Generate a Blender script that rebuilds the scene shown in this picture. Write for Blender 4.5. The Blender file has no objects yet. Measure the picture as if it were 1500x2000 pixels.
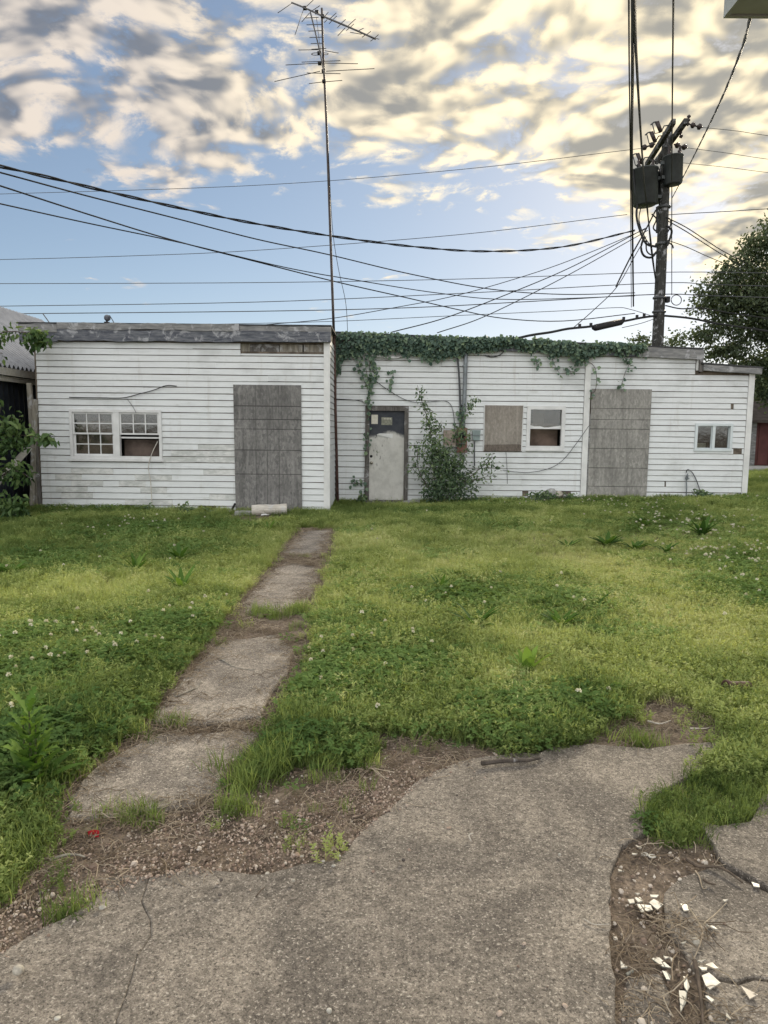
import bpy, math, random
import numpy as np
from mathutils import Vector, Matrix

scene = bpy.context.scene
COL = scene.collection
random.seed(7)
RNG = np.random.default_rng(11)

# ------------------------------------------------------------------ camera
F_PX = 1400.0                       # focal length in pixels of the 1500 x 2000 photograph
PITCH, ROLL, EYE = math.radians(6.64), 0.010, 1.60
_f = Vector((0, math.cos(PITCH), -math.sin(PITCH)))
_u0 = Vector((0, math.sin(PITCH), math.cos(PITCH)))
_r0 = Vector((1, 0, 0))
_r = _r0 * math.cos(ROLL) + _u0 * math.sin(ROLL)
_u = -_r0 * math.sin(ROLL) + _u0 * math.cos(ROLL)
cam_data = bpy.data.cameras.new('camera')
cam = bpy.data.objects.new('camera', cam_data)
COL.objects.link(cam)
cam.matrix_world = Matrix(((_r.x, _u.x, -_f.x, 0), (_r.y, _u.y, -_f.y, 0), (_r.z, _u.z, -_f.z, EYE), (0, 0, 0, 1)))
cam_data.sensor_fit = 'HORIZONTAL'
cam_data.sensor_width = 36
cam_data.lens = 36 * F_PX / 1500
cam_data.clip_start, cam_data.clip_end = 0.05, 3000
scene.camera = cam

# ------------------------------------------------------------------ node helper
class NT:
    def __init__(self, tree):
        self.t = tree
        self.n = tree.nodes
    def node(self, kind, **kw):
        nd = self.n.new(kind)
        for k, v in kw.items():
            setattr(nd, k, v)
        return nd
    def link(self, a, b):
        self.t.links.new(a, b)
    def put(self, sock, v):
        if v is None:
            return
        if isinstance(v, bpy.types.NodeSocket):
            self.link(v, sock)
        elif isinstance(v, (tuple, list)) and sock.type == 'RGBA' and len(v) == 3:
            sock.default_value = (*v, 1)
        else:
            sock.default_value = v
    def m(self, op, a, b=None, c=None, clamp=False):
        nd = self.node('ShaderNodeMath', operation=op, use_clamp=clamp)
        for s, v in zip(nd.inputs, (a, b, c)):
            self.put(s, v)
        return nd.outputs[0]
    def vm(self, op, a, b=None, scale=None):
        nd = self.node('ShaderNodeVectorMath', operation=op)
        self.put(nd.inputs[0], a)
        if b is not None:
            self.put(nd.inputs[1], b)
        if scale is not None:
            self.put(nd.inputs['Scale'], scale)
        return nd.outputs['Value' if op in ('DOT_PRODUCT', 'LENGTH', 'DISTANCE') else 'Vector']
    def noise(self, vec=None, scale=5, detail=4, rough=0.55, dist=0.0, out='Fac', lac=2.0, dim='3D'):
        nd = self.node('ShaderNodeTexNoise', noise_dimensions=dim)
        if vec is not None:
            self.link(vec, nd.inputs['Vector'])
        self.put(nd.inputs['Scale'], scale)
        self.put(nd.inputs['Detail'], detail)
        self.put(nd.inputs['Roughness'], rough)
        self.put(nd.inputs['Lacunarity'], lac)
        self.put(nd.inputs['Distortion'], dist)
        return nd.outputs[0 if out == 'Fac' else 1]
    def voronoi(self, vec, scale, feature='F1', out='Distance', rand=1.0):
        nd = self.node('ShaderNodeTexVoronoi', feature=feature)
        self.link(vec, nd.inputs['Vector'])
        nd.inputs['Scale'].default_value = scale
        nd.inputs['Randomness'].default_value = rand
        return nd.outputs[out]
    def ss(self, v, lo, hi, a=0.0, b=1.0):
        nd = self.node('ShaderNodeMapRange', interpolation_type='SMOOTHSTEP')
        self.put(nd.inputs['Value'], v)
        nd.inputs['From Min'].default_value, nd.inputs['From Max'].default_value = lo, hi
        nd.inputs['To Min'].default_value, nd.inputs['To Max'].default_value = a, b
        return nd.outputs[0]
    def mix(self, fac, a, b, mode='MIX'):
        nd = self.node('ShaderNodeMix', data_type='RGBA', blend_type=mode)
        self.put(nd.inputs[0], fac)
        self.put(nd.inputs[6], a)
        self.put(nd.inputs[7], b)
        return nd.outputs[2]
    def ramp(self, fac, stops):
        nd = self.node('ShaderNodeValToRGB')
        cr = nd.color_ramp
        while len(cr.elements) < len(stops):
            cr.elements.new(0.5)
        for e, (p, c) in zip(cr.elements, stops):
            e.position = p
            e.color = (*c, 1)
        self.put(nd.inputs[0], fac)
        return nd.outputs[0]
    def xyz(self, v):
        nd = self.node('ShaderNodeSeparateXYZ')
        self.link(v, nd.inputs[0])
        return nd.outputs
    def comb(self, x, y, z):
        nd = self.node('ShaderNodeCombineXYZ')
        for s, v in zip(nd.inputs, (x, y, z)):
            self.put(s, v)
        return nd.outputs[0]

# ------------------------------------------------------------------ sky and sun
SUN_EL, SUN_AZ = math.radians(23), math.radians(27)       # azimuth measured from +Y towards +X
SUN_DIR = Vector((math.sin(SUN_AZ) * math.cos(SUN_EL), math.cos(SUN_AZ) * math.cos(SUN_EL), math.sin(SUN_EL)))
world = bpy.data.worlds.new('World')
scene.world = world
world.use_nodes = True
wt = NT(world.node_tree)
wt.n.clear()
tc = wt.node('ShaderNodeTexCoord').outputs['Generated']
d = wt.vm('NORMALIZE', tc)
dx, dy, dz = wt.xyz(d)
sky = wt.node('ShaderNodeTexSky', sky_type='NISHITA', sun_disc=False, sun_elevation=SUN_EL, sun_rotation=SUN_AZ,
              altitude=100, air_density=0.75, dust_density=0.35, ozone_density=1.6)
zz = wt.m('ADD', wt.m('MAXIMUM', dz, 0.0), 0.16)
pu = wt.m('DIVIDE', dx, zz)
pv = wt.m('DIVIDE', dy, zz)
cp = wt.comb(pu, pv, 0.0)
warp = wt.noise(cp, 2.6, 1, 0.5, out='Color', dim='2D')
cpw = wt.vm('ADD', cp, wt.vm('SCALE', wt.vm('SUBTRACT', warp, (0.5, 0.5, 0.5)), scale=0.16))
OFF = (7.7, 2.3, 0.0)
p0 = wt.vm('ADD', cpw, OFF)
p1 = wt.vm('ADD', p0, (math.sin(SUN_AZ) * 0.045, math.cos(SUN_AZ) * 0.045, 0))
big = wt.noise(p0, 2.3, 2, 0.5, dim='2D')
mid = wt.noise(p0, 8.6, 7, 0.66, dim='2D')
vo = wt.node('ShaderNodeTexVoronoi', feature='F1', voronoi_dimensions='2D')
wt.link(wt.vm('ADD', p0, wt.vm('SCALE', wt.comb(mid, mid, 0.0), scale=0.10)), vo.inputs['Vector'])
vo.inputs['Scale'].default_value = 12.0
vo.inputs['Detail'].default_value = 0.0
puff = wt.m('SUBTRACT', 0.85, vo.outputs['Distance'])
# the cloud sheet covers the sky overhead and ends in a ragged edge ahead, lower on the sunward side
edge = wt.m('SUBTRACT', wt.m('MULTIPLY_ADD', wt.m('MAXIMUM', pu, -0.2), 0.50, 2.0), pv)
cover = wt.ss(edge, -0.65, 0.75, -0.25, 0.21)
low = wt.m('MULTIPLY_ADD', wt.m('SUBTRACT', big, 0.5), 0.70, wt.m('ADD', cover, 0.235))
dens = wt.m('ADD', wt.m('MULTIPLY_ADD', mid, 0.52, low), wt.m('MULTIPLY', puff, 0.16))
mask = wt.ss(dens, 0.50, 0.70)
sdot = wt.vm('DOT_PRODUCT', d, tuple(SUN_DIR))
soft = wt.noise(p0, 8.6, 2.2, 0.5, dim='2D')
lit = wt.m('SUBTRACT', soft, wt.noise(p1, 8.6, 2.2, 0.5, dim='2D'))
thick = wt.ss(low, 0.22, 0.50)
# cloud light: translucent and gold towards the sun, grey bases to the side, front-lit white away from it
fwd = wt.ss(sdot, 0.72, 1.0)
back = wt.ss(sdot, 0.62, -0.35)
bright = wt.mix(fwd, (0.66, 0.585, 0.51), (1.08, 0.92, 0.62))
bright = wt.mix(back, bright, (1.75, 1.70, 1.62))
dark = wt.mix(fwd, (0.165, 0.185, 0.225), (0.32, 0.31, 0.28))
dark = wt.mix(back, dark, (0.95, 0.97, 1.0))
shade = wt.m('MULTIPLY_ADD', lit, 3.0, wt.m('MULTIPLY_ADD', wt.m('SUBTRACT', wt.m('MULTIPLY_ADD', mid, 0.65, wt.m('MULTIPLY', soft, 0.35)), 0.5), 1.55, 0.68))
shade = wt.m('ADD', shade, wt.m('MULTIPLY', wt.m('SUBTRACT', puff, 0.45), 0.55))
shade = wt.ss(wt.m('SUBTRACT', shade, wt.m('MULTIPLY', thick, 0.55)), -0.45, 1.25)
cloud = wt.mix(shade, dark, bright)
clear = wt.vm('SCALE', sky.outputs[0], scale=0.10)
clear = wt.vm('MULTIPLY', clear, (1.06, 1.06, 1.10))
clear = wt.vm('ADD', clear, wt.vm('SCALE', wt.comb(0.030, 0.030, 0.028), scale=1.0))
clear = wt.vm('DIVIDE', clear, wt.vm('ADD', wt.vm('SCALE', clear, scale=0.60), (0.88, 0.88, 0.92)))
col = wt.mix(mask, clear, cloud)
glow = wt.m('POWER', wt.m('MAXIMUM', sdot, 0.0), 9.0)
col = wt.mix(wt.m('MULTIPLY', glow, 0.0), col, (1.0, 0.9, 0.6))
bg = wt.node('ShaderNodeBackground')
wt.link(col, bg.inputs[0])
bg.inputs[1].default_value = 1.0
wt.link(bg.outputs[0], wt.node('ShaderNodeOutputWorld').inputs[0])
world.cycles.sampling_method = 'MANUAL'
world.cycles.sample_map_resolution = 512

sun_data = bpy.data.lights.new('sun', 'SUN')
sun_data.energy, sun_data.angle, sun_data.color = 3.2, math.radians(12), (1.0, 0.88, 0.68)
sun = bpy.data.objects.new('sun', sun_data)
COL.objects.link(sun)
sun.rotation_euler = SUN_DIR.to_track_quat('Z', 'Y').to_euler()
sun.location = (8, 16, 9)

scene.view_settings.view_transform = 'Standard'
scene.view_settings.look = 'None'
scene.view_settings.exposure = 0.40
scene.view_settings.gamma = 1.0
scene.view_settings.use_curve_mapping = False
scene.cycles.use_denoising = True
scene.cycles.max_bounces = 4
scene.cycles.diffuse_bounces = 2
scene.cycles.use_adaptive_sampling = True
scene.cycles.adaptive_threshold = 0.025
scene.cycles.transparent_max_bounces = 12

# ------------------------------------------------------------------ geometry helpers
def ray(px, py):
    return _f + _r * ((px - 750) / F_PX) + _u * ((1000 - py) / F_PX)
def at(px, py, Y):
    """point of the vertical plane y = Y seen at photo pixel (px, py)"""
    v = ray(px, py)
    return Vector((0, 0, EYE)) + v * (Y / v.y)
def gnd(px, py, z=0.0):
    v = ray(px, py)
    return Vector((0, 0, EYE)) + v * ((z - EYE) / v.z)
def smooth(t):
    t = np.clip(t, 0, 1)
    return t * t * (3 - 2 * t)
def gz(x, y):
    """height of the ground: level near the patio, rising gently to the far right"""
    x, y = np.asarray(x, float), np.asarray(y, float)
    rise = 0.026 * np.clip(x + 0.5, 0, 14) * smooth((y - 5.0) / 9.0)
    bump = 0.018 * np.sin(x * 1.7 + 0.6 * y) * np.sin(y * 1.3 - 0.5 * x) * smooth((y - 3.5) / 2.5)
    return rise + bump

YL, YM = 13.5, 15.1                 # planes of the two facades

def tag(o, label=None, cat=None, group=None, kind=None):
    if label: o['label'] = label
    if cat: o['category'] = cat
    if group: o['group'] = group
    if kind: o['kind'] = kind
    return o
def empty(name, loc, label, cat, group=None):
    o = bpy.data.objects.new(name, None)
    o.empty_display_size = 0.2
    COL.objects.link(o)
    o.location = loc
    return tag(o, label, cat, group)

class MB:
    """collects faces and links them as one mesh object"""
    def __init__(self):
        self.v, self.f, self.mi = [], [], []
    def add(self, verts, faces, mi=0):
        b = len(self.v)
        self.v.extend([tuple(p) for p in verts])
        self.f.extend([tuple(i + b for i in f) for f in faces])
        self.mi.extend([mi] * len(faces))
        return self
    def box(self, x0, x1, y0, y1, z0, z1, mi=0):
        return self.hexa([(x0, y0, z0), (x1, y0, z0), (x1, y1, z0), (x0, y1, z0), (x0, y0, z1), (x1, y0, z1), (x1, y1, z1), (x0, y1, z1)], mi)
    def hexa(self, c, mi=0):
        return self.add(c, [(3, 2, 1, 0), (4, 5, 6, 7), (0, 1, 5, 4), (1, 2, 6, 5), (2, 3, 7, 6), (3, 0, 4, 7)], mi)
    def bar(self, a, b, w, h, up=(0, 0, 1), mi=0):
        a, b = Vector(a), Vector(b)
        t = (b - a).normalized()
        s = t.cross(Vector(up))
        if s.length < 1e-4:
            s = t.cross(Vector((0, 1, 0)))
        s = s.normalized() * w / 2
        n = s.cross(t).normalized() * h / 2
        c = [a - s - n, a + s - n, b + s - n, b - s - n, a - s + n, a + s + n, b + s + n, b - s + n]
        return self.hexa(c, mi)
    def tube(self, pts, r, sides=6, mi=0, cap=True):
        pts = [Vector(p) for p in pts]
        n = len(pts)
        rs = [r] * n if not hasattr(r, '__len__') else list(r)
        verts, faces = [], []
        ref = Vector((0, 0, 1))
        t0 = (pts[-1] - pts[0]).normalized()
        if abs(t0.z) > 0.85:
            ref = Vector((0, 1, 0))
        for i, p in enumerate(pts):
            t = (pts[min(i + 1, n - 1)] - pts[max(i - 1, 0)])
            t = t.normalized() if t.length > 1e-9 else t0
            s = t.cross(ref)
            s = s.normalized() if s.length > 1e-5 else Vector((1, 0, 0))
            w = s.cross(t).normalized()
            for k in range(sides):
                a = 2 * math.pi * k / sides
                verts.append(p + s * (math.cos(a) * rs[i]) + w * (math.sin(a) * rs[i]))
        for i in range(n - 1):
            for k in range(sides):
                k2 = (k + 1) % sides
                faces.append((i * sides + k, i * sides + k2, (i + 1) * sides + k2, (i + 1) * sides + k))
        if cap:
            faces.append(tuple(range(sides))[::-1])
            faces.append(tuple((n - 1) * sides + k for k in range(sides)))
        return self.add(verts, faces, mi)
    def lathe(self, base, axis, prof, sides=16, mi=0):
        """prof: list of (distance along axis, radius)"""
        base, axis = Vector(base), Vector(axis).normalized()
        pts = [base + axis * h for h, _ in prof]
        ref = Vector((0, 1, 0)) if abs(axis.z) > 0.8 else Vector((0, 0, 1))
        s = axis.cross(ref).normalized()
        w = s.cross(axis).normalized()
        verts, faces = [], []
        for p, (_, r) in zip(pts, prof):
            for k in range(sides):
                a = 2 * math.pi * k / sides
                verts.append(p + s * (math.cos(a) * r) + w * (math.sin(a) * r))
        n = len(prof)
        for i in range(n - 1):
            for k in range(sides):
                k2 = (k + 1) % sides
                faces.append((i * sides + k, i * sides + k2, (i + 1) * sides + k2, (i + 1) * sides + k))
        faces.append(tuple(range(sides))[::-1])
        faces.append(tuple((n - 1) * sides + k for k in range(sides)))
        return self.add(verts, faces, mi)
    def prism(self, poly, z0, z1, mi=0):
        """poly: list of (x, y); flat polygon between heights z0 and z1"""
        n = len(poly)
        v = [(x, y, z0) for x, y in poly] + [(x, y, z1) for x, y in poly]
        f = [tuple(range(n))[::-1], tuple(range(n, 2 * n))]
        for i in range(n):
            j = (i + 1) % n
            f.append((i, j, n + j, n + i))
        return self.add(v, f, mi)
    def mesh(self, name):
        me = bpy.data.meshes.new(name)
        me.from_pydata(self.v, [], self.f)
        me.update()
        return me
    def build(self, name, mats, parent=None, smooth_=False, loc=None):
        me = self.mesh(name)
        mats = mats if isinstance(mats, (list, tuple)) else [mats]
        for m_ in mats:
            me.materials.append(m_)
        if len(mats) > 1:
            me.polygons.foreach_set('material_index', self.mi)
        if smooth_:
            me.polygons.foreach_set('use_smooth', [True] * len(me.polygons))
        o = bpy.data.objects.new(name, me)
        COL.objects.link(o)
        if parent is not None:
            o.parent = parent
            w = Vector((0, 0, 0))
            p = parent
            while p is not None:
                w += p.location
                p = p.parent
            o.location = -w          # meshes are written in world coordinates; things only carry a translation
        return o
def fix_origin(o):
    """move a top-level mesh's origin to the foot of its bounding box"""
    vs = [v.co for v in o.data.vertices]
    c = Vector((sum(v.x for v in vs) / len(vs), sum(v.y for v in vs) / len(vs), min(v.z for v in vs)))
    o.data.transform(Matrix.Translation(-c))
    o.location = c
    return o
def spline(pts, n=24):
    """Catmull-Rom through 3-D points"""
    P = [Vector(p) for p in pts]
    if len(P) == 2:
        return [P[0].lerp(P[1], i / n) for i in range(n + 1)]
    P = [P[0] * 2 - P[1]] + P + [P[-1] * 2 - P[-2]]
    out = []
    seg = len(P) - 3
    per = max(2, n // seg)
    for i in range(seg):
        a, b, c, d_ = P[i:i + 4]
        for k in range(per):
            t = k / per
            out.append(0.5 * ((2 * b) + (c - a) * t + (2 * a - 5 * b + 4 * c - d_) * t * t + (3 * b - a - 3 * c + d_) * t ** 3))
    out.append(P[-2])
    return out
def in_poly(x, y, poly):
    x, y = np.asarray(x), np.asarray(y)
    res = np.zeros(x.shape, bool)
    n = len(poly)
    for i in range(n):
        x0, y0 = poly[i][0], poly[i][1]
        x1, y1 = poly[(i + 1) % n][0], poly[(i + 1) % n][1]
        if y0 == y1:
            continue
        c = ((y0 > y) != (y1 > y)) & (x < (x1 - x0) * (y - y0) / (y1 - y0) + x0)
        res ^= c
    return res
def dist_poly(x, y, poly):
    """unsigned distance to the outline"""
    x, y = np.asarray(x, float), np.asarray(y, float)
    best = np.full(x.shape, 1e9)
    n = len(poly)
    for i in range(n):
        ax, ay = poly[i][0], poly[i][1]
        bx, by = poly[(i + 1) % n][0], poly[(i + 1) % n][1]
        vx, vy = bx - ax, by - ay
        t = np.clip(((x - ax) * vx + (y - ay) * vy) / (vx * vx + vy * vy + 1e-12), 0, 1)
        best = np.minimum(best, np.hypot(x - ax - t * vx, y - ay - t * vy))
    return best
def vnoise(x, y, s, seed=0):
    """cheap smooth value noise for placing plants"""
    x, y = np.asarray(x) * s + seed * 17.3, np.asarray(y) * s + seed * 9.1
    xi, yi = np.floor(x).astype(int), np.floor(y).astype(int)
    fx, fy = smooth(x - xi), smooth(y - yi)
    def h(a, b):
        q = np.sin(a * 127.1 + b * 311.7 + seed * 74.7) * 43758.5453
        return q - np.floor(q)
    return (h(xi, yi) * (1 - fx) + h(xi + 1, yi) * fx) * (1 - fy) + (h(xi, yi + 1) * (1 - fx) + h(xi + 1, yi + 1) * fx) * fy

# ------------------------------------------------------------------ materials
def material(name, fn, rough=0.8, spec=0.3, metal=0.0):
    m_ = bpy.data.materials.new(name)
    m_.use_nodes = True
    t = NT(m_.node_tree)
    b = t.n['Principled BSDF']
    b.inputs['Roughness'].default_value = rough
    b.inputs['Specular IOR Level'].default_value = spec
    b.inputs['Metallic'].default_value = metal
    pos = t.node('ShaderNodeNewGeometry').outputs['Position']
    r = fn(t, b, pos)
    if r is not None:
        t.put(b.inputs['Base Color'], r)
    return m_
def bump(t, b, h, strength=0.4, dist=0.01):
    nd = t.node('ShaderNodeBump')
    nd.inputs['Strength'].default_value = strength
    nd.inputs['Distance'].default_value = dist
    t.link(h, nd.inputs['Height'])
    t.link(nd.outputs[0], b.inputs['Normal'])
def plain(name, c, rough=0.7, var=0.25, scale=6, spec=0.3, metal=0.0, bmp=0.0):
    def fn(t, b, pos):
        n = t.noise(pos, scale, 5, 0.6)
        if bmp:
            bump(t, b, t.noise(pos, scale * 6, 4, 0.6), bmp, 0.01)
        k = t.ss(n, 0.3, 0.7, 1 - var, 1 + var)
        return t.vm('SCALE', t.node('ShaderNodeRGB').outputs[0], scale=k)
    m_ = material(name, fn, rough, spec, metal)
    for nd in m_.node_tree.nodes:
        if nd.type == 'RGB':
            nd.outputs[0].default_value = (*c, 1)
    return m_

MAT = {}
def _siding(t, b, pos):
    x, y, z = t.xyz(pos)
    streak = t.noise(t.vm('MULTIPLY', pos, (9, 9, 0.9)), 1.0, 5, 0.65)
    blot = t.noise(pos, 1.1, 4, 0.6)
    fine = t.noise(t.vm('MULTIPLY', pos, (1.2, 1, 9)), 2.2, 5, 0.7)
    oi = t.node('ShaderNodeObjectInfo').outputs['Random']
    c = t.mix(t.ss(fine, 0.35, 0.75), (0.72, 0.752, 0.762), (0.635, 0.662, 0.67))
    c = t.mix(t.m('MULTIPLY', t.ss(blot, 0.50, 0.72), 0.55), c, (0.44, 0.46, 0.455))
    c = t.mix(t.m('MULTIPLY', t.ss(streak, 0.55, 0.76), 0.42), c, (0.47, 0.46, 0.42))
    mold = t.noise(t.vm('MULTIPLY', pos, (1.4, 1, 4.5)), 1.9, 6, 0.72)
    c = t.mix(t.m('MULTIPLY', t.ss(mold, 0.57, 0.72), 0.38), c, (0.38, 0.385, 0.35))
    return t.mix(t.m('MULTIPLY', oi, 0.18), c, (0.56, 0.575, 0.565))
MAT['siding'] = material('siding', _siding, 0.5, 0.35)
def _chalk(t, b, pos):
    n = t.noise(t.vm('MULTIPLY', pos, (2.2, 1, 5)), 1.6, 6, 0.7)
    f = t.noise(t.vm('MULTIPLY', pos, (5, 1, 12)), 3.0, 5, 0.7)
    c = t.mix(t.ss(n, 0.40, 0.62), (0.66, 0.67, 0.655), (0.47, 0.49, 0.475))
    return t.mix(t.m('MULTIPLY', t.ss(f, 0.5, 0.7), 0.5), c, (0.40, 0.41, 0.38))
MAT['siding_grimy'] = material('siding_grimy', _chalk, 0.6, 0.3)
MAT['trim'] = plain('trim', (0.68, 0.69, 0.68), 0.5, 0.10, 4)
MAT['sheathing'] = plain('sheathing', (0.135, 0.112, 0.090), 0.9, 0.4, 7)
def _weathered(c0, c1, stretch=(1.5, 8, 8), sc=3.0):
    def fn(t, b, pos):
        g = t.noise(t.vm('MULTIPLY', pos, stretch), sc, 6, 0.65, 0.4)
        p = t.noise(pos, 5.5, 5, 0.65, 0.8)
        c = t.mix(t.ss(g, 0.3, 0.7), c0, c1)
        c = t.mix(t.m('MULTIPLY', t.ss(p, 0.53, 0.66), 0.6), c, (0.50, 0.51, 0.53))
        bump(t, b, g, 0.5, 0.01)
        return c
    return fn
MAT['fascia'] = material('fascia', _weathered((0.065, 0.072, 0.092), (0.18, 0.19, 0.21)), 0.85)
MAT['fascia_pale'] = material('fascia_pale', _weathered((0.15, 0.155, 0.16), (0.29, 0.29, 0.285)), 0.85)
MAT['old_wood'] = material('old_wood', _weathered((0.16, 0.145, 0.12), (0.34, 0.32, 0.27), (9, 9, 1.0)), 0.9)
MAT['dark_wood'] = material('dark_wood', _weathered((0.075, 0.07, 0.065), (0.17, 0.16, 0.15), (9, 9, 1.2)), 0.9)
MAT['log'] = material('log', _weathered((0.40, 0.37, 0.32), (0.62, 0.59, 0.53), (1.2, 10, 10)), 0.85)
def _osb(c0, c1, lines_z=(), lines_x=()):
    def fn(t, b, pos):
        x, y, z = t.xyz(pos)
        vo = t.node('ShaderNodeTexVoronoi')
        t.link(t.vm('MULTIPLY', pos, (26, 1, 11)), vo.inputs['Vector'])
        vo.inputs['Scale'].default_value = 1.4
        chip = t.xyz(vo.outputs['Color'])[0]
        n = t.noise(pos, 30, 5, 0.7)
        big = t.noise(pos, 1.6, 3, 0.5)
        c = t.mix(chip, c0, c1)
        c = t.mix(t.m('MULTIPLY', t.ss(n, 0.45, 0.7), 0.5), c, tuple(0.72 * k for k in c0))
        c = t.mix(t.m('MULTIPLY', t.ss(big, 0.42, 0.65), 0.35), c, tuple(0.62 * k for k in c0))
        bump(t, b, chip, 0.25, 0.004)
        st = t.noise(t.vm('MULTIPLY', pos, (7, 1, 0.45)), 1.7, 5, 0.6)
        c = t.mix(t.m('MULTIPLY', t.ss(st, 0.50, 0.70), 0.45), c, tuple(0.50 * k for k in c0))
        c = t.mix(t.m('MULTIPLY', t.ss(st, 0.46, 0.30), 0.35), c, tuple(min(1, 1.25 * k) for k in c1))
        for lz in lines_z:
            dl = t.m('ABSOLUTE', t.m('SUBTRACT', t.m('MULTIPLY_ADD', t.m('SUBTRACT', n, 0.5), 0.004, z), lz))
            c = t.mix(t.m('MULTIPLY', t.ss(dl, 0.012, 0.005), t.ss(big, 0.30, 0.62, 0.45, 1.0)), c, tuple(0.36 * k for k in c0))
        for lx in lines_x:
            dl = t.m('ABSOLUTE', t.m('SUBTRACT', t.m('MULTIPLY_ADD', t.m('SUBTRACT', n, 0.5), 0.004, x), lx))
            c = t.mix(t.m('MULTIPLY', t.ss(dl, 0.012, 0.004), t.ss(big, 0.62, 0.30, 0.35, 0.9)), c, tuple(0.45 * k for k in c0))
        return c
    return fn
_lz1 = [at(500, y, YL - .04).z for y in (793, 819, 838, 879, 926)]
_lx1 = [at(x, 850, YL - .04).x for x in (500, 522, 545)]
MAT['osb_dark'] = material('osb_dark', _osb((0.150, 0.148, 0.145), (0.265, 0.26, 0.25), _lz1, _lx1), 0.85)
_lz2 = [at(1200, y, YM - .04).z for y in (798, 819.5, 838, 876, 914, 950)]
MAT['osb_grey'] = material('osb_grey', _osb((0.24, 0.235, 0.22), (0.37, 0.36, 0.335), _lz2), 0.85)
MAT['plywood'] = material('plywood', _osb((0.26, 0.235, 0.205), (0.35, 0.32, 0.285)), 0.85)
MAT['plywood_wet'] = material('plywood_wet', _osb((0.12, 0.10, 0.085), (0.20, 0.17, 0.145)), 0.8)
MAT['frame'] = plain('window_vinyl', (0.68, 0.69, 0.69), 0.45, 0.08, 5)
MAT['frame_blue'] = plain('window_vinyl_cool', (0.62, 0.68, 0.70), 0.4, 0.06, 5)
MAT['room'] = plain('room_dark', (0.030, 0.027, 0.024), 0.9, 0.3, 3)
MAT['blind'] = plain('blind_board', (0.115, 0.088, 0.075), 0.85, 0.35, 4)
MAT['blind_pale'] = plain('blind_cloth', (0.17, 0.125, 0.10), 0.85, 0.35, 3)
def _glass(name, fac, tint):
    m_ = bpy.data.materials.new(name)
    m_.use_nodes = True
    t = NT(m_.node_tree)
    t.n.clear()
    pos = t.node('ShaderNodeNewGeometry').outputs['Position']
    tr = t.node('ShaderNodeBsdfTransparent')
    tr.inputs[0].default_value = (*tint, 1)
    gl = t.node('ShaderNodeBsdfGlossy')
    gl.inputs['Roughness'].default_value = 0.06
    bn = t.node('ShaderNodeBump')
    bn.inputs['Strength'].default_value = 0.08
    bn.inputs['Distance'].default_value = 0.01
    t.link(t.noise(pos, 7, 2), bn.inputs['Height'])
    t.link(bn.outputs[0], gl.inputs['Normal'])
    df = t.node('ShaderNodeBsdfDiffuse')
    df.inputs[0].default_value = (0.22, 0.21, 0.19, 1)
    fr = t.node('ShaderNodeFresnel')
    fr.inputs[0].default_value = 1.5
    mx = t.node('ShaderNodeMixShader')
    t.link(t.m('MULTIPLY_ADD', fr.outputs[0], 0.9, fac), mx.inputs[0])
    t.link(tr.outputs[0], mx.inputs[1])
    t.link(gl.outputs[0], mx.inputs[2])
    m2 = t.node('ShaderNodeMixShader')
    t.link(t.ss(t.noise(pos, 3.5, 5, 0.65), 0.4, 0.75, 0.0, 0.14), m2.inputs[0])
    t.link(mx.outputs[0], m2.inputs[1])
    t.link(df.outputs[0], m2.inputs[2])
    t.link(m2.outputs[0], t.node('ShaderNodeOutputMaterial').inputs[0])
    return m_
MAT['glass'] = _glass('window_glass', 0.05, (0.82, 0.85, 0.82))
MAT['paper'] = plain('paper', (0.62, 0.60, 0.52), 0.9, 0.12, 20)
MAT['paper_dull'] = plain('paper_dull', (0.24, 0.245, 0.20), 0.9, 0.25, 30)
MAT['brass'] = plain('knob_metal', (0.45, 0.42, 0.36), 0.3, 0.1, 10, 0.5, 0.8)
MAT['black'] = plain('black_rubber', (0.018, 0.018, 0.02), 0.6, 0.2, 10)
MAT['wire'] = plain('wire_black', (0.020, 0.021, 0.023), 0.6, 0.2, 3)
MAT['wire_grey'] = plain('wire_grey', (0.075, 0.08, 0.085), 0.5, 0.2, 3)
MAT['mast'] = plain('mast_steel', (0.060, 0.050, 0.048), 0.55, 0.35, 8, 0.4, 0.3)
MAT['rust'] = plain('rusty_pipe', (0.085, 0.048, 0.040), 0.75, 0.4, 14)
MAT['antenna'] = plain('antenna_alloy', (0.075, 0.072, 0.072), 0.5, 0.3, 8, 0.4, 0.3)
MAT['conduit'] = plain('conduit_zinc', (0.20, 0.225, 0.24), 0.5, 0.2, 10, 0.4, 0.3)
MAT['box_rust'] = plain('meter_box_rust', (0.20, 0.105, 0.085), 0.75, 0.4, 12)
MAT['box_tan'] = plain('panel_box_tan', (0.34, 0.285, 0.24), 0.75, 0.25, 12)
MAT['box_green'] = plain('meter_box_green', (0.25, 0.31, 0.31), 0.55, 0.15, 8)
MAT['pole'] = material('pole_wood', _weathered((0.028, 0.029, 0.027), (0.062, 0.063, 0.057), (10, 10, 0.8)), 0.9)
MAT['transformer'] = plain('transformer_paint', (0.052, 0.060, 0.060), 0.5, 0.2, 4)
MAT['porcelain'] = plain('insulator_brown', (0.045, 0.035, 0.033), 0.35, 0.2, 10)
MAT['tin_roof'] = plain('tin_roof', (0.30, 0.31, 0.33), 0.45, 0.15, 5, 0.5, 0.35)
MAT['navy_metal'] = plain('dark_wall_metal', (0.022, 0.027, 0.036), 0.6, 0.3, 5)
MAT['cream_board'] = material('cream_board', _weathered((0.42, 0.41, 0.37), (0.58, 0.56, 0.50)), 0.8)
MAT['roofing'] = plain('roll_roofing', (0.055, 0.056, 0.058), 0.9, 0.3, 6, bmp=0.4)
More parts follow.
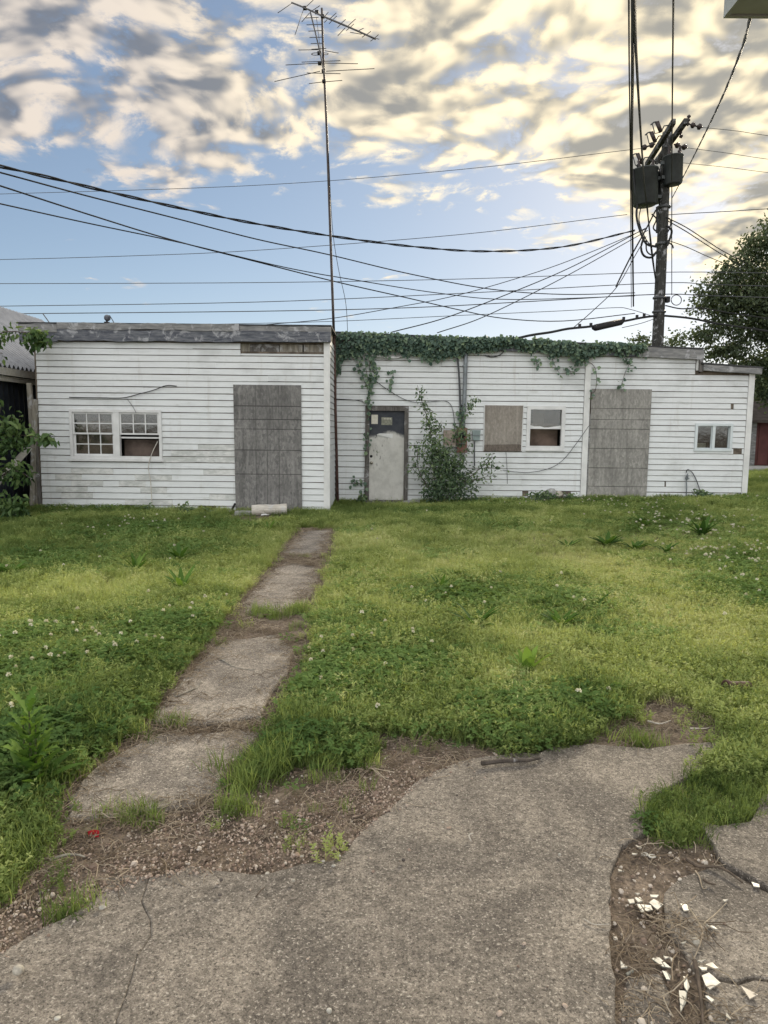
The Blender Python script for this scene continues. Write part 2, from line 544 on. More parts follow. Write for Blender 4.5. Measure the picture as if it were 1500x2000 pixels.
MAT['maroon'] = plain('maroon_wall', (0.115, 0.045, 0.043), 0.8, 0.25, 2)
MAT['brown_roof'] = plain('brown_shingle', (0.085, 0.072, 0.066), 0.9, 0.3, 3)
MAT['eave_paint'] = plain('eave_paint', (0.37, 0.40, 0.39), 0.6, 0.1, 3)
MAT['red'] = plain('red_plastic', (0.42, 0.025, 0.035), 0.4, 0.2, 30)
MAT['shard'] = plain('tile_white', (0.42, 0.405, 0.355), 0.45, 0.35, 34, 0.4)
MAT['shard_tan'] = plain('tile_tan', (0.42, 0.38, 0.32), 0.5, 0.12, 20)
MAT['shard_grey'] = plain('tile_grey', (0.22, 0.225, 0.20), 0.4, 0.2, 20)
MAT['stone'] = plain('stone', (0.42, 0.39, 0.33), 0.85, 0.3, 40, bmp=0.4)
MAT['stone_dark'] = plain('stone_dark', (0.11, 0.095, 0.085), 0.85, 0.3, 40, bmp=0.4)
MAT['twig'] = plain('twig', (0.10, 0.078, 0.06), 0.9, 0.4, 30)
MAT['bark'] = material('bark', _weathered((0.05, 0.042, 0.035), (0.12, 0.10, 0.085), (8, 8, 2)), 0.95)
MAT['block'] = plain('cement_block', (0.36, 0.36, 0.35), 0.9, 0.2, 12, bmp=0.5)
def _concrete(t, b, pos, gain=1.0):
    big = t.noise(pos, 1.55, 6, 0.66, 1.0)
    mid = t.noise(pos, 5.5, 6, 0.68)
    g0 = t.noise(pos, 38, 5, 0.80)
    g1 = t.noise(pos, 150, 3, 0.8)
    vc = t.node('ShaderNodeTexVoronoi')
    t.link(pos, vc.inputs['Vector'])
    vc.inputs['Scale'].default_value = 240
    grain = t.xyz(vc.outputs['Color'])[0]
    c = t.mix(t.ss(big, 0.36, 0.64), (0.148, 0.132, 0.114), (0.272, 0.241, 0.202))
    c = t.mix(t.m('MULTIPLY', t.ss(mid, 0.46, 0.68), 0.55), c, (0.135, 0.118, 0.10))
    c = t.vm('SCALE', c, scale=t.ss(g0, 0.34, 0.66, 0.66, 1.34))
    c = t.vm('SCALE', c, scale=t.ss(g1, 0.30, 0.70, 0.78, 1.22))
    c = t.vm('SCALE', c, scale=t.ss(grain, 0.0, 1.0, 0.80, 1.20))
    spk = t.noise(pos, 120, 2, 0.5)
    c = t.mix(t.m('MULTIPLY', t.ss(spk, 0.59, 0.68), 0.80), c, (0.055, 0.048, 0.042))
    c = t.mix(t.m('MULTIPLY', t.ss(spk, 0.39, 0.31), 0.65), c, (0.58, 0.53, 0.46))
    bump(t, b, t.m('ADD', t.m('ADD', g0, g1), t.m('MULTIPLY', grain, 0.5)), 0.6, 0.005)
    return t.vm('SCALE', c, scale=gain)
MAT['concrete'] = material('concrete', _concrete, 0.9, 0.25)
MAT['path_concrete'] = material('path_concrete', lambda t, b, pos: _concrete(t, b, pos, 1.35), 0.9, 0.25)
def _soil(t, b, pos):
    x, y, z = t.xyz(pos)
    n = t.noise(pos, 6, 6, 0.65)
    f = t.noise(pos, 60, 5, 0.7)
    far = t.ss(y, 15.2, 19.0)
    c = t.mix(t.ss(n, 0.35, 0.65), (0.125, 0.098, 0.076), (0.245, 0.198, 0.155))
    c = t.vm('SCALE', c, scale=t.ss(f, 0.3, 0.7, 0.55, 1.45))
    green = t.mix(t.ss(n, 0.3, 0.7), (0.055, 0.085, 0.025), (0.12, 0.16, 0.05))
    bump(t, b, f, 0.7, 0.02)
    return t.mix(far, c, green)
MAT['soil'] = material('soil', _soil, 0.95, 0.2)
def leafmat(name, stops, trans=0.35, rough=0.5, attr='tint', inst=True):
    m_ = bpy.data.materials.new(name)
    m_.use_nodes = True
    t = NT(m_.node_tree)
    t.n.clear()
    if inst:
        a = t.node('ShaderNodeAttribute', attribute_name=attr, attribute_type='INSTANCER').outputs['Fac']
    else:
        a = t.node('ShaderNodeAttribute', attribute_name=attr, attribute_type='GEOMETRY').outputs['Fac']
    c = t.ramp(a, stops)
    if inst:
        p = t.node('ShaderNodeBsdfDiffuse')
        t.link(c, p.inputs[0])
    else:
        p = t.node('ShaderNodeBsdfPrincipled')
        t.link(c, p.inputs['Base Color'])
        p.inputs['Roughness'].default_value = rough
        p.inputs['Specular IOR Level'].default_value = 0.25
    tr = t.node('ShaderNodeBsdfTranslucent')
    t.link(t.vm('MULTIPLY', c, (1.10, 1.05, 0.65)), tr.inputs[0])
    mx = t.node('ShaderNodeMixShader')
    mx.inputs[0].default_value = trans
    t.link(p.outputs[0], mx.inputs[1])
    t.link(tr.outputs[0], mx.inputs[2])
    t.link(mx.outputs[0], t.node('ShaderNodeOutputMaterial').inputs[0])
    return m_

# ------------------------------------------------------------------ ground
def grid_ground():
    xs = np.concatenate([[-600, -200, -80, -40, -24], np.arange(-16, 18.01, 0.3), [26, 40, 80, 200, 600]])
    ys = np.concatenate([[-600, -200, -60, -20, -8], np.arange(-3, 34.01, 0.3), [45, 70, 120, 250, 700]])
    X, Y = np.meshgrid(xs, ys)
    Z = gz(X, np.minimum(Y, 30)) - 0.004
    v = np.stack([X, Y, Z], -1).reshape(-1, 3)
    nx, ny = len(xs), len(ys)
    f = [(j * nx + i, j * nx + i + 1, (j + 1) * nx + i + 1, (j + 1) * nx + i) for j in range(ny - 1) for i in range(nx - 1)]
    mb = MB()
    mb.v, mb.f, mb.mi = [tuple(p) for p in v], f, [0] * len(f)
    o = mb.build('ground', MAT['soil'], smooth_=True)
    tag(o, 'brown soil of the yard under the grass', kind='structure')
grid_ground()

# outlines in photo pixels, laid on the ground
CRACK = [(292, 1722), (284, 1750), (277, 1770), (281, 1781), (294, 1806), (296, 1838), (281, 1862), (268, 1880), (258, 1920), (245, 1960), (230, 2000), (190, 2300)]
PATIO_MAIN = [(300, 1722), (367, 1702), (440, 1712), (517, 1718), (590, 1697), (660, 1688), (690, 1650), (727, 1613), (777, 1573), (803, 1543), (850, 1513), (917, 1490), (1000, 1478), (1050, 1480),
              (1083, 1464), (1150, 1460), (1267, 1470), (1333, 1460), (1433, 1450), (1417, 1478), (1367, 1512), (1300, 1550), (1263, 1575), (1258, 1610), (1260, 1632), (1235, 1648), (1213, 1662), (1200, 1693),
              (1190, 1720), (1187, 1770), (1193, 1817), (1191, 1860), (1194, 1900), (1200, 2000), (1215, 2300)]
SLABS = [
    PATIO_MAIN + CRACK[::-1],
    CRACK + [(-500, 2300), (-420, 2000), (-150, 1935), (0, 1872), (43, 1848), (85, 1822), (127, 1803), (187, 1764), (207, 1724), (250, 1718)],
    [(1366, 1612), (1405, 1622), (1465, 1612), (1490, 1560), (1560, 1520), (1850, 1480), (1900, 1830), (1700, 1790), (1560, 1762), (1500, 1742), (1450, 1715), (1408, 1692), (1392, 1655)],
    [(1298, 1750), (1333, 1720), (1363, 1710), (1402, 1700), (1445, 1722), (1498, 1751), (1560, 1771), (1700, 1800), (1900, 1842), (1900, 1970), (1700, 1930), (1560, 1924), (1500, 1918), (1470, 1914), (1440, 1922), (1390, 1915), (1358, 1905), (1335, 1862), (1300, 1812)],
    [(1374, 1925), (1440, 1932), (1472, 1922), (1500, 1926), (1560, 1932), (1700, 1940), (1900, 1982), (1900, 2300), (1420, 2300), (1400, 2050), (1380, 1975)],
    [(1222, 1912), (1255, 1902), (1292, 1903), (1310, 1945), (1322, 2050), (1300, 2200), (1214, 2200), (1212, 2020)],
]
PATH = [
    [(128, 1606), (133, 1562), (165, 1522), (193, 1497), (240, 1470), (283, 1450), (300, 1438), (373, 1436), (430, 1432), (506, 1428), (483, 1467), (452, 1493), (443, 1512), (427, 1550), (383, 1574), (300, 1588), (200, 1600)],
    [(302, 1412), (300, 1397), (333, 1360), (360, 1330), (393, 1293), (417, 1267), (450, 1250), (500, 1233), (543, 1243), (573, 1270), (563, 1313), (533, 1353), (517, 1390), (513, 1408), (450, 1414), (380, 1420), (340, 1418)],
    [(466, 1197), (486, 1163), (513, 1133), (541, 1107), (560, 1097), (602, 1098), (629, 1112), (618, 1147), (601, 1170), (583, 1196), (535, 1204), (500, 1205)],
    [(543, 1089), (560, 1070), (577, 1050), (593, 1034), (648, 1035), (645, 1070), (633, 1088), (590, 1093)],
]
DIRT = [
    [(-300, 1900), (-150, 1830), (0, 1750), (67, 1683), (113, 1633), (140, 1598), (300, 1588), (430, 1555), (457, 1535), (550, 1510), (617, 1487), (683, 1500), (717, 1480), (690, 1450), (733, 1427), (783, 1437), (883, 1447),
     (950, 1457), (1000, 1470), (950, 1487), (850, 1517), (777, 1577), (690, 1652), (590, 1700), (300, 1725), (200, 1760), (43, 1850), (0, 1876), (-150, 1940), (-300, 1985)],
    [(1083, 1463), (1147, 1447), (1160, 1423), (1213, 1397), (1233, 1367), (1317, 1357), (1400, 1405), (1440, 1440), (1333, 1462), (1267, 1472), (1150, 1462)],
    [(1262, 1632), (1213, 1662), (1190, 1720), (1187, 1770), (1194, 1900), (1200, 2000), (1215, 2300), (1420, 2300), (1400, 2050), (1374, 1925), (1335, 1862), (1298, 1800), (1298, 1750), (1363, 1708), (1402, 1695), (1388, 1655), (1335, 1660)],
]
def gpoly(px):
    return [(gnd(x, y).x, gnd(x, y).y) for x, y in px]
SLAB_G, PATH_G, DIRT_G = [gpoly(p) for p in SLABS], [gpoly(p) for p in PATH], [gpoly(p) for p in DIRT]

def ragged(poly, step=0.045, amp=0.008, seed=0):
    rr = random.Random(seed)
    out = []
    for i in range(len(poly)):
        a, b = Vector(poly[i]), Vector(poly[(i + 1) % len(poly)])
        L = (b - a).length
        n = min(60, max(1, int(L / step)))
        nrm = Vector((b.y - a.y, a.x - b.x)).normalized() if L > 1e-6 else Vector((0, 0))
        w = rr.uniform(-1, 1)
        for k in range(n):
            w = 0.6 * w + 0.4 * rr.uniform(-1.6, 1.6)
            out.append(a.lerp(b, k / n) + nrm * (w * amp if k else 0))
    return out
def area2(poly):
    return sum(poly[i][0] * poly[(i + 1) % len(poly)][1] - poly[(i + 1) % len(poly)][0] * poly[i][1] for i in range(len(poly)))
def slab(poly, top, parent, seed, amp=0.008, tilt=(0, 0), bev=0.010, mat='concrete'):
    p = ragged(poly, 0.045, amp, seed)
    if area2(p) < 0:
        p = p[::-1]
    n = len(p)
    c = sum((Vector(q) for q in p), Vector((0, 0))) / n
    ins = []
    for i in range(n):
        t = (p[(i + 1) % n] - p[i - 1])
        nr = Vector((-t.y, t.x)).normalized()
        ins.append(p[i] + nr * bev)
    zt = lambda q: top + (q.x - c.x) * tilt[0] + (q.y - c.y) * tilt[1] + float(gz(c.x, c.y))
    v = [(q.x, q.y, zt(q) - 0.12) for q in p] + [(q.x, q.y, zt(q) - bev * 1.1) for q in p] + [(q.x, q.y, zt(q)) for q in ins]
    f = []
    for i in range(n):
        j = (i + 1) % n
        f.append((i, j, n + j, n + i))
        f.append((n + i, n + j, 2 * n + j, 2 * n + i))
    f.append(tuple(range(2 * n, 3 * n)))
    return MB().add(v, f).build('slab', MAT[mat], parent)
SLAB_T = (0.022, 0.020, 0.020, 0.014, 0.015, -0.004)
PATH_T = (0.012, 0.014, 0.014, 0.014)
patio = empty('patio', (0, 0, 0), 'cracked stained concrete patio in front of the yard', None)
tag(patio, kind='structure')
for i, (p, t, tl) in enumerate(zip(SLAB_G, SLAB_T, ((0, 0), (0, 0), (0, -0.01), (0.0, 0.01), (0, 0), (0.01, 0.02)))):
    slab(p, t, patio, i, 0.012, tl, 0.004)
path = empty('path', (0, 0, 0), 'broken concrete path crossing the grass to the door', None)
tag(path, kind='structure')
for i, (p, t) in enumerate(zip(PATH_G, PATH_T)):
    slab(p, t, path, 20 + i, 0.017, (0.01 * (i % 2), -0.008), mat='path_concrete')

# ------------------------------------------------------------------ buildings: helpers
def cut(x0, x1, holes):
    segs = [(x0, x1)]
    for h0, h1 in holes:
        new = []
        for a, b in segs:
            if h1 <= a or h0 >= b:
                new.append((a, b))
            else:
                if h0 - a > 0.03: new.append((a, h0))
                if b - h1 > 0.03: new.append((h1, b))
        segs = new
    return segs
COURSE = 0.1165
def courses(parent, Y, x0, x1, zb, n, holes, seed, xmax=None, grimy=(), missing=()):
    rr = random.Random(seed)
    for k in range(n):
        z0 = zb + k * COURSE
        zc = z0 + COURSE / 2
        hs = [(h[0], h[1]) for h in holes if h[2] < zc < h[3]]
        hs += [(m_[0], m_[1]) for m_ in missing if m_[2] == k]
        xr = x1 if xmax is None else min(x1, xmax(z0 + COURSE))
        if xr - x0 < 0.1:
            continue
        # a course cut through by the head or foot of an opening keeps a narrow strip there
        for h in holes:
            if h[2] < zc < h[3]:
                for s0, s1 in ((z0 + 0.002, h[2]), (h[3], z0 + COURSE - 0.0125)):
                    if 0.012 < s1 - s0 < COURSE and h[0] >= x0 - 0.1 and h[1] <= xr + 0.1:
                        MB().box(h[0], h[1], Y - 0.019, Y - 0.001, s0, s1).build('siding_board', MAT['siding'], parent)
        for a, b in cut(x0, xr, hs):
            # vinyl lengths butt against each other at random joints
            cuts = [a]
            if b - a > 2.6 and rr.random() < 0.75:
                cuts.append(rr.uniform(a + 0.8, b - 0.8))
            for (ga, gb, gk) in grimy:
                if gk == k:
                    for g in (ga, gb):
                        if a + 0.05 < g < b - 0.05: cuts.append(g)
            cuts.append(b)
            cuts.sort()
            for ca, cb in zip(cuts[:-1], cuts[1:]):
                mid = (ca + cb) / 2
                gr = any(ga - 0.01 <= mid <= gb + 0.01 and gk == k for ga, gb, gk in grimy)
                w0, w1 = rr.uniform(-0.0035, 0.0035), rr.uniform(-0.0035, 0.0035)
                o0, o1 = rr.uniform(0, 0.004), rr.uniform(0, 0.004)
                top = z0 + COURSE - 0.0125
                yb, yt = Y - 0.024, Y - 0.012
                xs = np.linspace(ca, cb - 0.002, max(2, int((cb - ca) / 0.5) + 1))
                v, f = [], []
                for q, x in enumerate(xs):
                    t = q / (len(xs) - 1)
                    dz = w0 + (w1 - w0) * t + rr.uniform(-0.002, 0.002)
                    dy = o0 + (o1 - o0) * t + rr.uniform(-0.0015, 0.0015)
                    v += [(x, Y, z0 + dz), (x, yb - dy, z0 + dz), (x, yb - dy, z0 + 0.006 + dz), (x, yt - dy, top + dz), (x, Y, top + dz)]
                for q in range(len(xs) - 1):
                    for e in range(4):
                        f.append((q * 5 + e, (q + 1) * 5 + e, (q + 1) * 5 + e + 1, q * 5 + e + 1))
                f.append((0, 1, 2, 3, 4))
                e = (len(xs) - 1) * 5
                f.append((e + 4, e + 3, e + 2, e + 1, e))
                MB().add(v, f).build('siding_board', MAT['siding_grimy' if gr else 'siding'], parent)
def wall_holes(mb, x0, x1, z0, z1, holes, y0, y1):
    xs = sorted({x0, x1, *[h[0] for h in holes], *[h[1] for h in holes]})
    xs = [x for x in xs if x0 <= x <= x1]
    for a, b in zip(xs[:-1], xs[1:]):
        m_ = (a + b) / 2
        for c, d_ in cut(z0, z1, [(h[2], h[3]) for h in holes if h[0] < m_ < h[1]]):
            mb.box(a, b, y0, y1, c, d_)
def rect(px0, py0, px1, py1, Y):
    """photo rectangle on a facade -> x0, x1, z0, z1"""
    a, b = at(px0, (py0 + py1) / 2, Y), at(px1, (py0 + py1) / 2, Y)
    t, q = at((px0 + px1) / 2, py0, Y), at((px0 + px1) / 2, py1, Y)
    return a.x, b.x, q.z, t.z
def ring(mb, r, w, y0, y1):
    x0, x1, z0, z1 = r
    mb.box(x0, x1, y0, y1, z1 - w, z1)
    mb.box(x0, x1, y0, y1, z0, z0 + w)
    mb.box(x0, x0 + w, y0, y1, z0 + w, z1 - w)
    mb.box(x1 - w, x1, y0, y1, z0 + w, z1 - w)
    return (x0 + w, x1 - w, z0 + w, z1 - w)
def sash(win, r, y, nx=1, nz=1, w=0.035, mat='frame', glass=True):
    mb = MB()
    i = ring(mb, r, w, y, y + 0.03)
    mb.build('sash', MAT[mat], win)
    x0, x1, z0, z1 = i
    mt = 0.009
    for k in range(1, nx):
        x = x0 + (x1 - x0) * k / nx
        MB().box(x - mt, x + mt, y + 0.004, y + 0.024, z0, z1).build('muntin', MAT[mat], win)
    for k in range(1, nz):
        z = z0 + (z1 - z0) * k / nz
        MB().box(x0, x1, y + 0.006, y + 0.022, z - mt, z + mt).build('muntin', MAT[mat], win)
    if glass:
        for a in range(nx):
            for c in range(nz):
                xa, xb = x0 + (x1 - x0) * a / nx, x0 + (x1 - x0) * (a + 1) / nx
                za, zb = z0 + (z1 - z0) * c / nz, z0 + (z1 - z0) * (c + 1) / nz
                MB().box(xa + 0.001, xb - 0.001, y + 0.012, y + 0.016, za + 0.001, zb - 0.001).build('pane', MAT['glass'], win)

# ------------------------------------------------------------------ left building
XL0, XL1 = -6.52, -1.035
shed = empty('siding_shed', (XL0, YL, 0), 'white siding shed with a boarded doorway and twin windows, standing forward', 'shed')
w_left = rect(138, 800, 317, 896, YL)
b_left = rect(458, 752, 589, 1012, YL)
holes = [w_left, (b_left[0] + 0.02, b_left[1] - 0.02, -0.3, b_left[3] - 0.02)]
gapL = rect(470, 669, 633, 690, YL)
mb = MB()
wall_holes(mb, XL0 + 0.02, XL1 - 0.02, -0.2, 3.44, [w_left, (gapL[0], gapL[1], 2.99, 3.13)], YL, YL + 0.10)
mb.box(XL0 + 0.02, XL0 + 0.12, YL + 0.10, 19, -0.2, 3.44)
mb.box(XL1 - 0.12, XL1 - 0.02, YL + 0.10, 19, -0.2, 3.44)
mb.box(XL0 + 0.12, XL1 - 0.12, 18.9, 19, -0.2, 3.44)
mb.build('wall', MAT['sheathing'], shed)
MB().box(XL0 + 0.12, XL1 - 0.12, YL + 0.62, YL + 0.66, -0.1, 3.3).build('inner_partition', MAT['room'], shed)
MB().box(XL0 - 0.22, XL1 + 0.04, YL - 0.10, 19.1, 3.44, 3.47).build('roof', MAT['roofing'], shed)
grimy = []
for k, a, b in ((8, 4.2, 3.2), (9, 4.0, 3.3), (9, 3.45, 2.83), (10, 3.5, 2.83), (8, 3.55, 2.83), (6, 3.4, 2.83), (4, 5.9, 5.3), (4, 5.0, 4.5), (2, 6.1, 5.5), (3, 6.2, 5.6), (5, 6.2, 5.7), (6, 5.9, 5.1), (1, 4.9, 4.0), (3, 4.6, 4.1), (5, 4.7, 4.0), (2, 3.3, 2.83)):
    grimy.append((-a, -b, k))
xw = lambda px, py=900: at(px, py, YL).x
miss = [(xw(388, 990), xw(422, 990), 0), (xw(235, 995), xw(262, 995), 0)]
courses(shed, YL, XL0 + 0.06, XL1 - 0.10, 0.0, 27, holes + [(gapL[0], gapL[1], 2.95, 3.4)], 3, grimy=grimy, missing=miss)
# siding of the short return wall
for k in range(28):
    z0 = k * COURSE
    MB().hexa([(XL1 - 0.02, YL + 0.04, z0), (XL1 + 0.004, YL + 0.04, z0), (XL1 + 0.004, YM - 0.03, z0), (XL1 - 0.02, YM - 0.03, z0),
               (XL1 - 0.02, YL + 0.04, z0 + 0.104), (XL1 - 0.010, YL + 0.04, z0 + 0.104), (XL1 - 0.010, YM - 0.03, z0 + 0.104), (XL1 - 0.02, YM - 0.03, z0 + 0.104)]).build('siding_board', MAT['siding'], shed)
cpost = MB()
cpost.box(XL1 - 0.105, XL1 + 0.010, YL - 0.032, YL - 0.010, -0.02, 3.17)
cpost.box(XL1 - 0.012, XL1 + 0.010, YL - 0.010, YL + 0.045, -0.02, 3.17)
cpost.build('corner_trim', MAT['trim'], shed)
# boards seen through the gap under the fascia
for a, b, m_ in ((470, 488, 'old_wood'), (488, 545, 'dark_wood'), (546, 591, 'old_wood'), (593, 633, 'old_wood')):
    r = rect(a, 668, b, 691, YL)
    MB().box(r[0], r[1] - 0.006, YL + 0.03, YL + 0.055, r[2], r[3] + 0.02).build('sheathing_board', MAT[m_], shed)
# fascia: a dark weathered board under a paler strip, in lengths
def fboard(xa, xb, za, zb, ya, yb, mat, seed, parent, slope=0.0, name='fascia_board', rag=0.006):
    rr = random.Random(seed)
    n = max(3, int((xb - xa) / 0.16))
    v, f = [], []
    for i in range(n + 1):
        x = xa + (xb - xa) * i / n
        s = slope * (x - xa)
        jb, jt = rr.uniform(-rag, rag), rr.uniform(-rag, rag)
        jy = rr.uniform(-0.004, 0.004)
        v += [(x, yb, za + s + jb), (x, ya + jy, za + s + jb), (x, ya + jy, zb + s + jt), (x, yb, zb + s + jt)]
    for i in range(n):
        for e in range(4):
            f.append((i * 4 + e, (i + 1) * 4 + e, (i + 1) * 4 + (e + 1) % 4, i * 4 + (e + 1) % 4))
    f += [(0, 1, 2, 3), (n * 4 + 3, n * 4 + 2, n * 4 + 1, n * 4)]
    return MB().add(v, f).build(name, MAT[mat], parent)
XF0 = at(36, 650, YL - .12).x
xj1, xj2, XF1 = at(111, 650, YL - .12).x, at(456, 650, YL - .12).x, at(646, 650, YL - .12).x
fz = lambda px, py: at(px, py, YL - .12).z
fboard(XF0, xj1, fz(70, 666), fz(70, 648), YL - 0.11, YL - 0.03, 'fascia', 1, shed, rag=0.012)
fboard(xj1 + .004, xj2, fz(300, 666.5), fz(300, 645), YL - 0.115, YL - 0.03, 'fascia', 2, shed, rag=0.012)
fboard(xj2 + .004, XF1, fz(550, 667.5), fz(550, 647.5), YL - 0.13, YL - 0.03, 'fascia', 3, shed)
fboard(XF0, xj1, fz(70, 648) + .004, fz(70, 632), YL - 0.12, YL - 0.02, 'fascia_pale', 4, shed, rag=0.014)
fboard(xj1 + .004, xj2 + .1, fz(300, 645) + .004, fz(300, 632), YL - 0.125, YL - 0.02, 'fascia_pale', 5, shed, rag=0.014)
fboard(xj2 + .104, XF1, fz(550, 647.5) + .006, fz(550, 637), YL - 0.10, YL - 0.02, 'fascia_pale', 6, shed)
# twin window
win = MB()
x0, x1, z0, z1 = w_left
ring(win, (x0, x1, z0, z1), 0.05, YL - 0.045, YL + 0.05)
xm = (at(222, 850, YL).x + at(236, 850, YL).x) / 2
win.box(xm - 0.055, xm + 0.055, YL - 0.043, YL + 0.05, z0 + 0.05, z1 - 0.05)
win.box(x0 - 0.03, x1 + 0.03, YL - 0.065, YL - 0.0, z0 - 0.045, z0 - 0.001)
win = win.build('window', MAT['frame'], shed)
tag(win, 'twin double-hung window, its right lower sash raised')
zm = (z0 + z1) / 2
u1 = (x0 + 0.052, xm - 0.057)
u2 = (xm + 0.057, x1 - 0.052)
sash(win, (u1[0], u1[1], zm - 0.005, z1 - 0.052), YL - 0.02, 3, 2, 0.03)
sash(win, (u1[0], u1[1], z0 + 0.052, zm + 0.03), YL + 0.012, 3, 2, 0.036)
sash(win, (u2[0], u2[1], zm - 0.005, z1 - 0.052), YL - 0.02, 3, 2, 0.03)
MB().box(u2[0], u2[1], YL + 0.012, YL + 0.04, zm - 0.075, zm - 0.045).build('sash', MAT['frame'], win)
MB().box(u1[0], u1[1], YL + 0.15, YL + 0.16, z0 + 0.04, z1 - 0.22).build('blind', MAT['blind_pale'], win)
MB().box(u2[0], u2[1], YL + 0.20, YL + 0.21, z0 + 0.03, zm - 0.10).build('blind', MAT['blind'], win)
# OSB sheet over the doorway
x0, x1, z0, z1 = b_left
MB().hexa([(x0 + 0.02, YL - 0.05, -0.06), (x1 + 0.01, YL - 0.05, -0.06), (x1 + 0.01, YL - 0.034, -0.06), (x0 + 0.02, YL - 0.034, -0.06),
           (x0, YL - 0.042, z1), (x1, YL - 0.042, z1), (x1, YL - 0.026, z1), (x0, YL - 0.026, z1)]).build('board_sheet', MAT['osb_dark'], shed)
# splitting corner posts at the far left edge
for i, (a, b, c, d_, m_) in enumerate(((57, 748, 74, 1004, 'old_wood'), (66, 800, 80, 1006, 'dark_wood'), (69, 780, 62, 1004, 'old_wood'))):
    p, q = at(a, b, YL - 0.03 * i), at(c, d_, YL - 0.03 * i)
    MB().bar(q - Vector((0, 0, .08)), p, 0.085 if i != 1 else 0.05, 0.05, up=(0, 1, 0)).build('corner_post', MAT[m_], shed)

# ------------------------------------------------------------------ middle and right building
XM0, XM1 = -1.03, 7.64
XSTEP = 6.47
long_shed = empty('long_siding_shed', (XM0, YM, 0), 'long white siding shed with a scorched door and vine along its roof edge', 'shed')
ftop = lambda x: 3.57 - (x + 1.09) * (0.26 / 7.56)
d_r = rect(713, 794, 797, 985, YM)
w_b = rect(944, 791, 1021, 881, YM)
w_m = rect(1028, 793, 1103, 878, YM)
b_r = rect(1150, 760, 1266, 980, YM)
w_s = rect(1356, 827, 1429, 881, YM)
tx0, tx1 = at(1136, 880, YM).x, at(1147, 880, YM).x
jb0 = at(1141, 890, YM).x
holesM = [(d_r[0], d_r[1], -0.3, d_r[3]), w_b, w_m, (b_r[0] - 0.0, b_r[1] - 0.01, -0.3, b_r[3] - 0.01), w_s]
mb = MB()
wall_holes(mb, XM0, XSTEP, -0.2, 3.28, [w_b, w_m, w_s, (d_r[0] + .05, d_r[1] - .05, 0.1, d_r[3] - .05)], YM, YM + 0.10)
wall_holes(mb, XSTEP, XM1 - 0.02, -0.2, 2.86, [w_s], YM, YM + 0.10)
mb.box(XM1 - 0.12, XM1 - 0.02, YM + 0.10, 20.0, -0.2, 2.86)
mb.box(XM0, XM1 - 0.12, 19.9, 20.0, -0.2, 2.86)
mb.build('wall', MAT['sheathing'], long_shed)
MB().box(XM0 + 0.1, XM1 - 0.14, YM + 0.80, YM + 0.84, -0.1, 2.8).build('inner_partition', MAT['room'], long_shed)
rf = MB()
rf.hexa([(XM0 - .02, YM - 0.10, ftop(XM0) - .03), (XSTEP + 0.06, YM - 0.10, ftop(XSTEP) - .03), (XSTEP + 0.06, 20.1, ftop(XSTEP) - .03), (XM0 - .02, 20.1, ftop(XM0) - .03),
         (XM0 - .02, YM - 0.10, ftop(XM0)), (XSTEP + 0.06, YM - 0.10, ftop(XSTEP)), (XSTEP + 0.06, 20.1, ftop(XSTEP)), (XM0 - .02, 20.1, ftop(XM0))])
rf.box(XSTEP + 0.02, XSTEP + 0.06, YM + 0.0, 20.1, 2.8, ftop(XSTEP) - .031)
rf.hexa([(XSTEP + .02, YM - 0.14, 2.985), (XM1 + 0.12, YM - 0.14, 2.905), (XM1 + 0.12, 20.1, 2.905), (XSTEP + .02, 20.1, 2.985),
         (XSTEP + .02, YM - 0.14, 3.015), (XM1 + 0.12, YM - 0.14, 2.935), (XM1 + 0.12, 20.1, 2.935), (XSTEP + .02, 20.1, 3.015)])
rf.build('roof', MAT['roofing'], long_shed)
xmaxM = lambda z: XSTEP - 0.02 if z > 2.87 else XM1
# two runs of siding, either side of the corner trim
mm = [(at(1063, 960, YM).x, at(1115, 960, YM).x, 2), (at(1020, 958, YM).x, at(1032, 958, YM).x, 2), (at(1085, 965, YM).x, at(1120, 965, YM).x, 1),
      (at(1432, 872, YM).x, at(1449, 872, YM).x, 10), (at(1427, 787, YM).x, at(1433, 787, YM).x, 18), (at(1298, 932, YM).x, at(1301, 932, YM).x, 4)]
courses(long_shed, YM, XM0 + 0.02, tx0 - 0.004, -0.02, 29, holesM, 5, missing=mm)
courses(long_shed, YM, tx1 + 0.004, XM1 - 0.11, -0.02, 28, holesM, 6, xmax=lambda z: xmaxM(z) - (0.11 if z <= 2.87 else 0.04), missing=mm)
MB().box(tx0, tx1, YM - 0.045, YM - 0.005, -0.05, 3.25).build('corner_trim', MAT['trim'], long_shed)
cp2 = MB()
cp2.box(XM1 - 0.106, XM1 + 0.012, YM - 0.034, YM - 0.010, -0.05, 2.85)
cp2.box(XM1 - 0.012, XM1 + 0.012, YM - 0.010, YM + 0.09, -0.05, 2.85)
cp2.build('corner_trim', MAT['trim'], long_shed)
MB().box(XSTEP - 0.045, XSTEP - 0.004, YM - 0.036, YM - 0.005, 2.86, 3.12).build('corner_trim', MAT['trim'], long_shed)
MB().box(XM1 - 0.01, XM1 + 0.004, YM + 0.095, 20, -0.05, 2.84).build('side_cladding', MAT['siding'], long_shed)
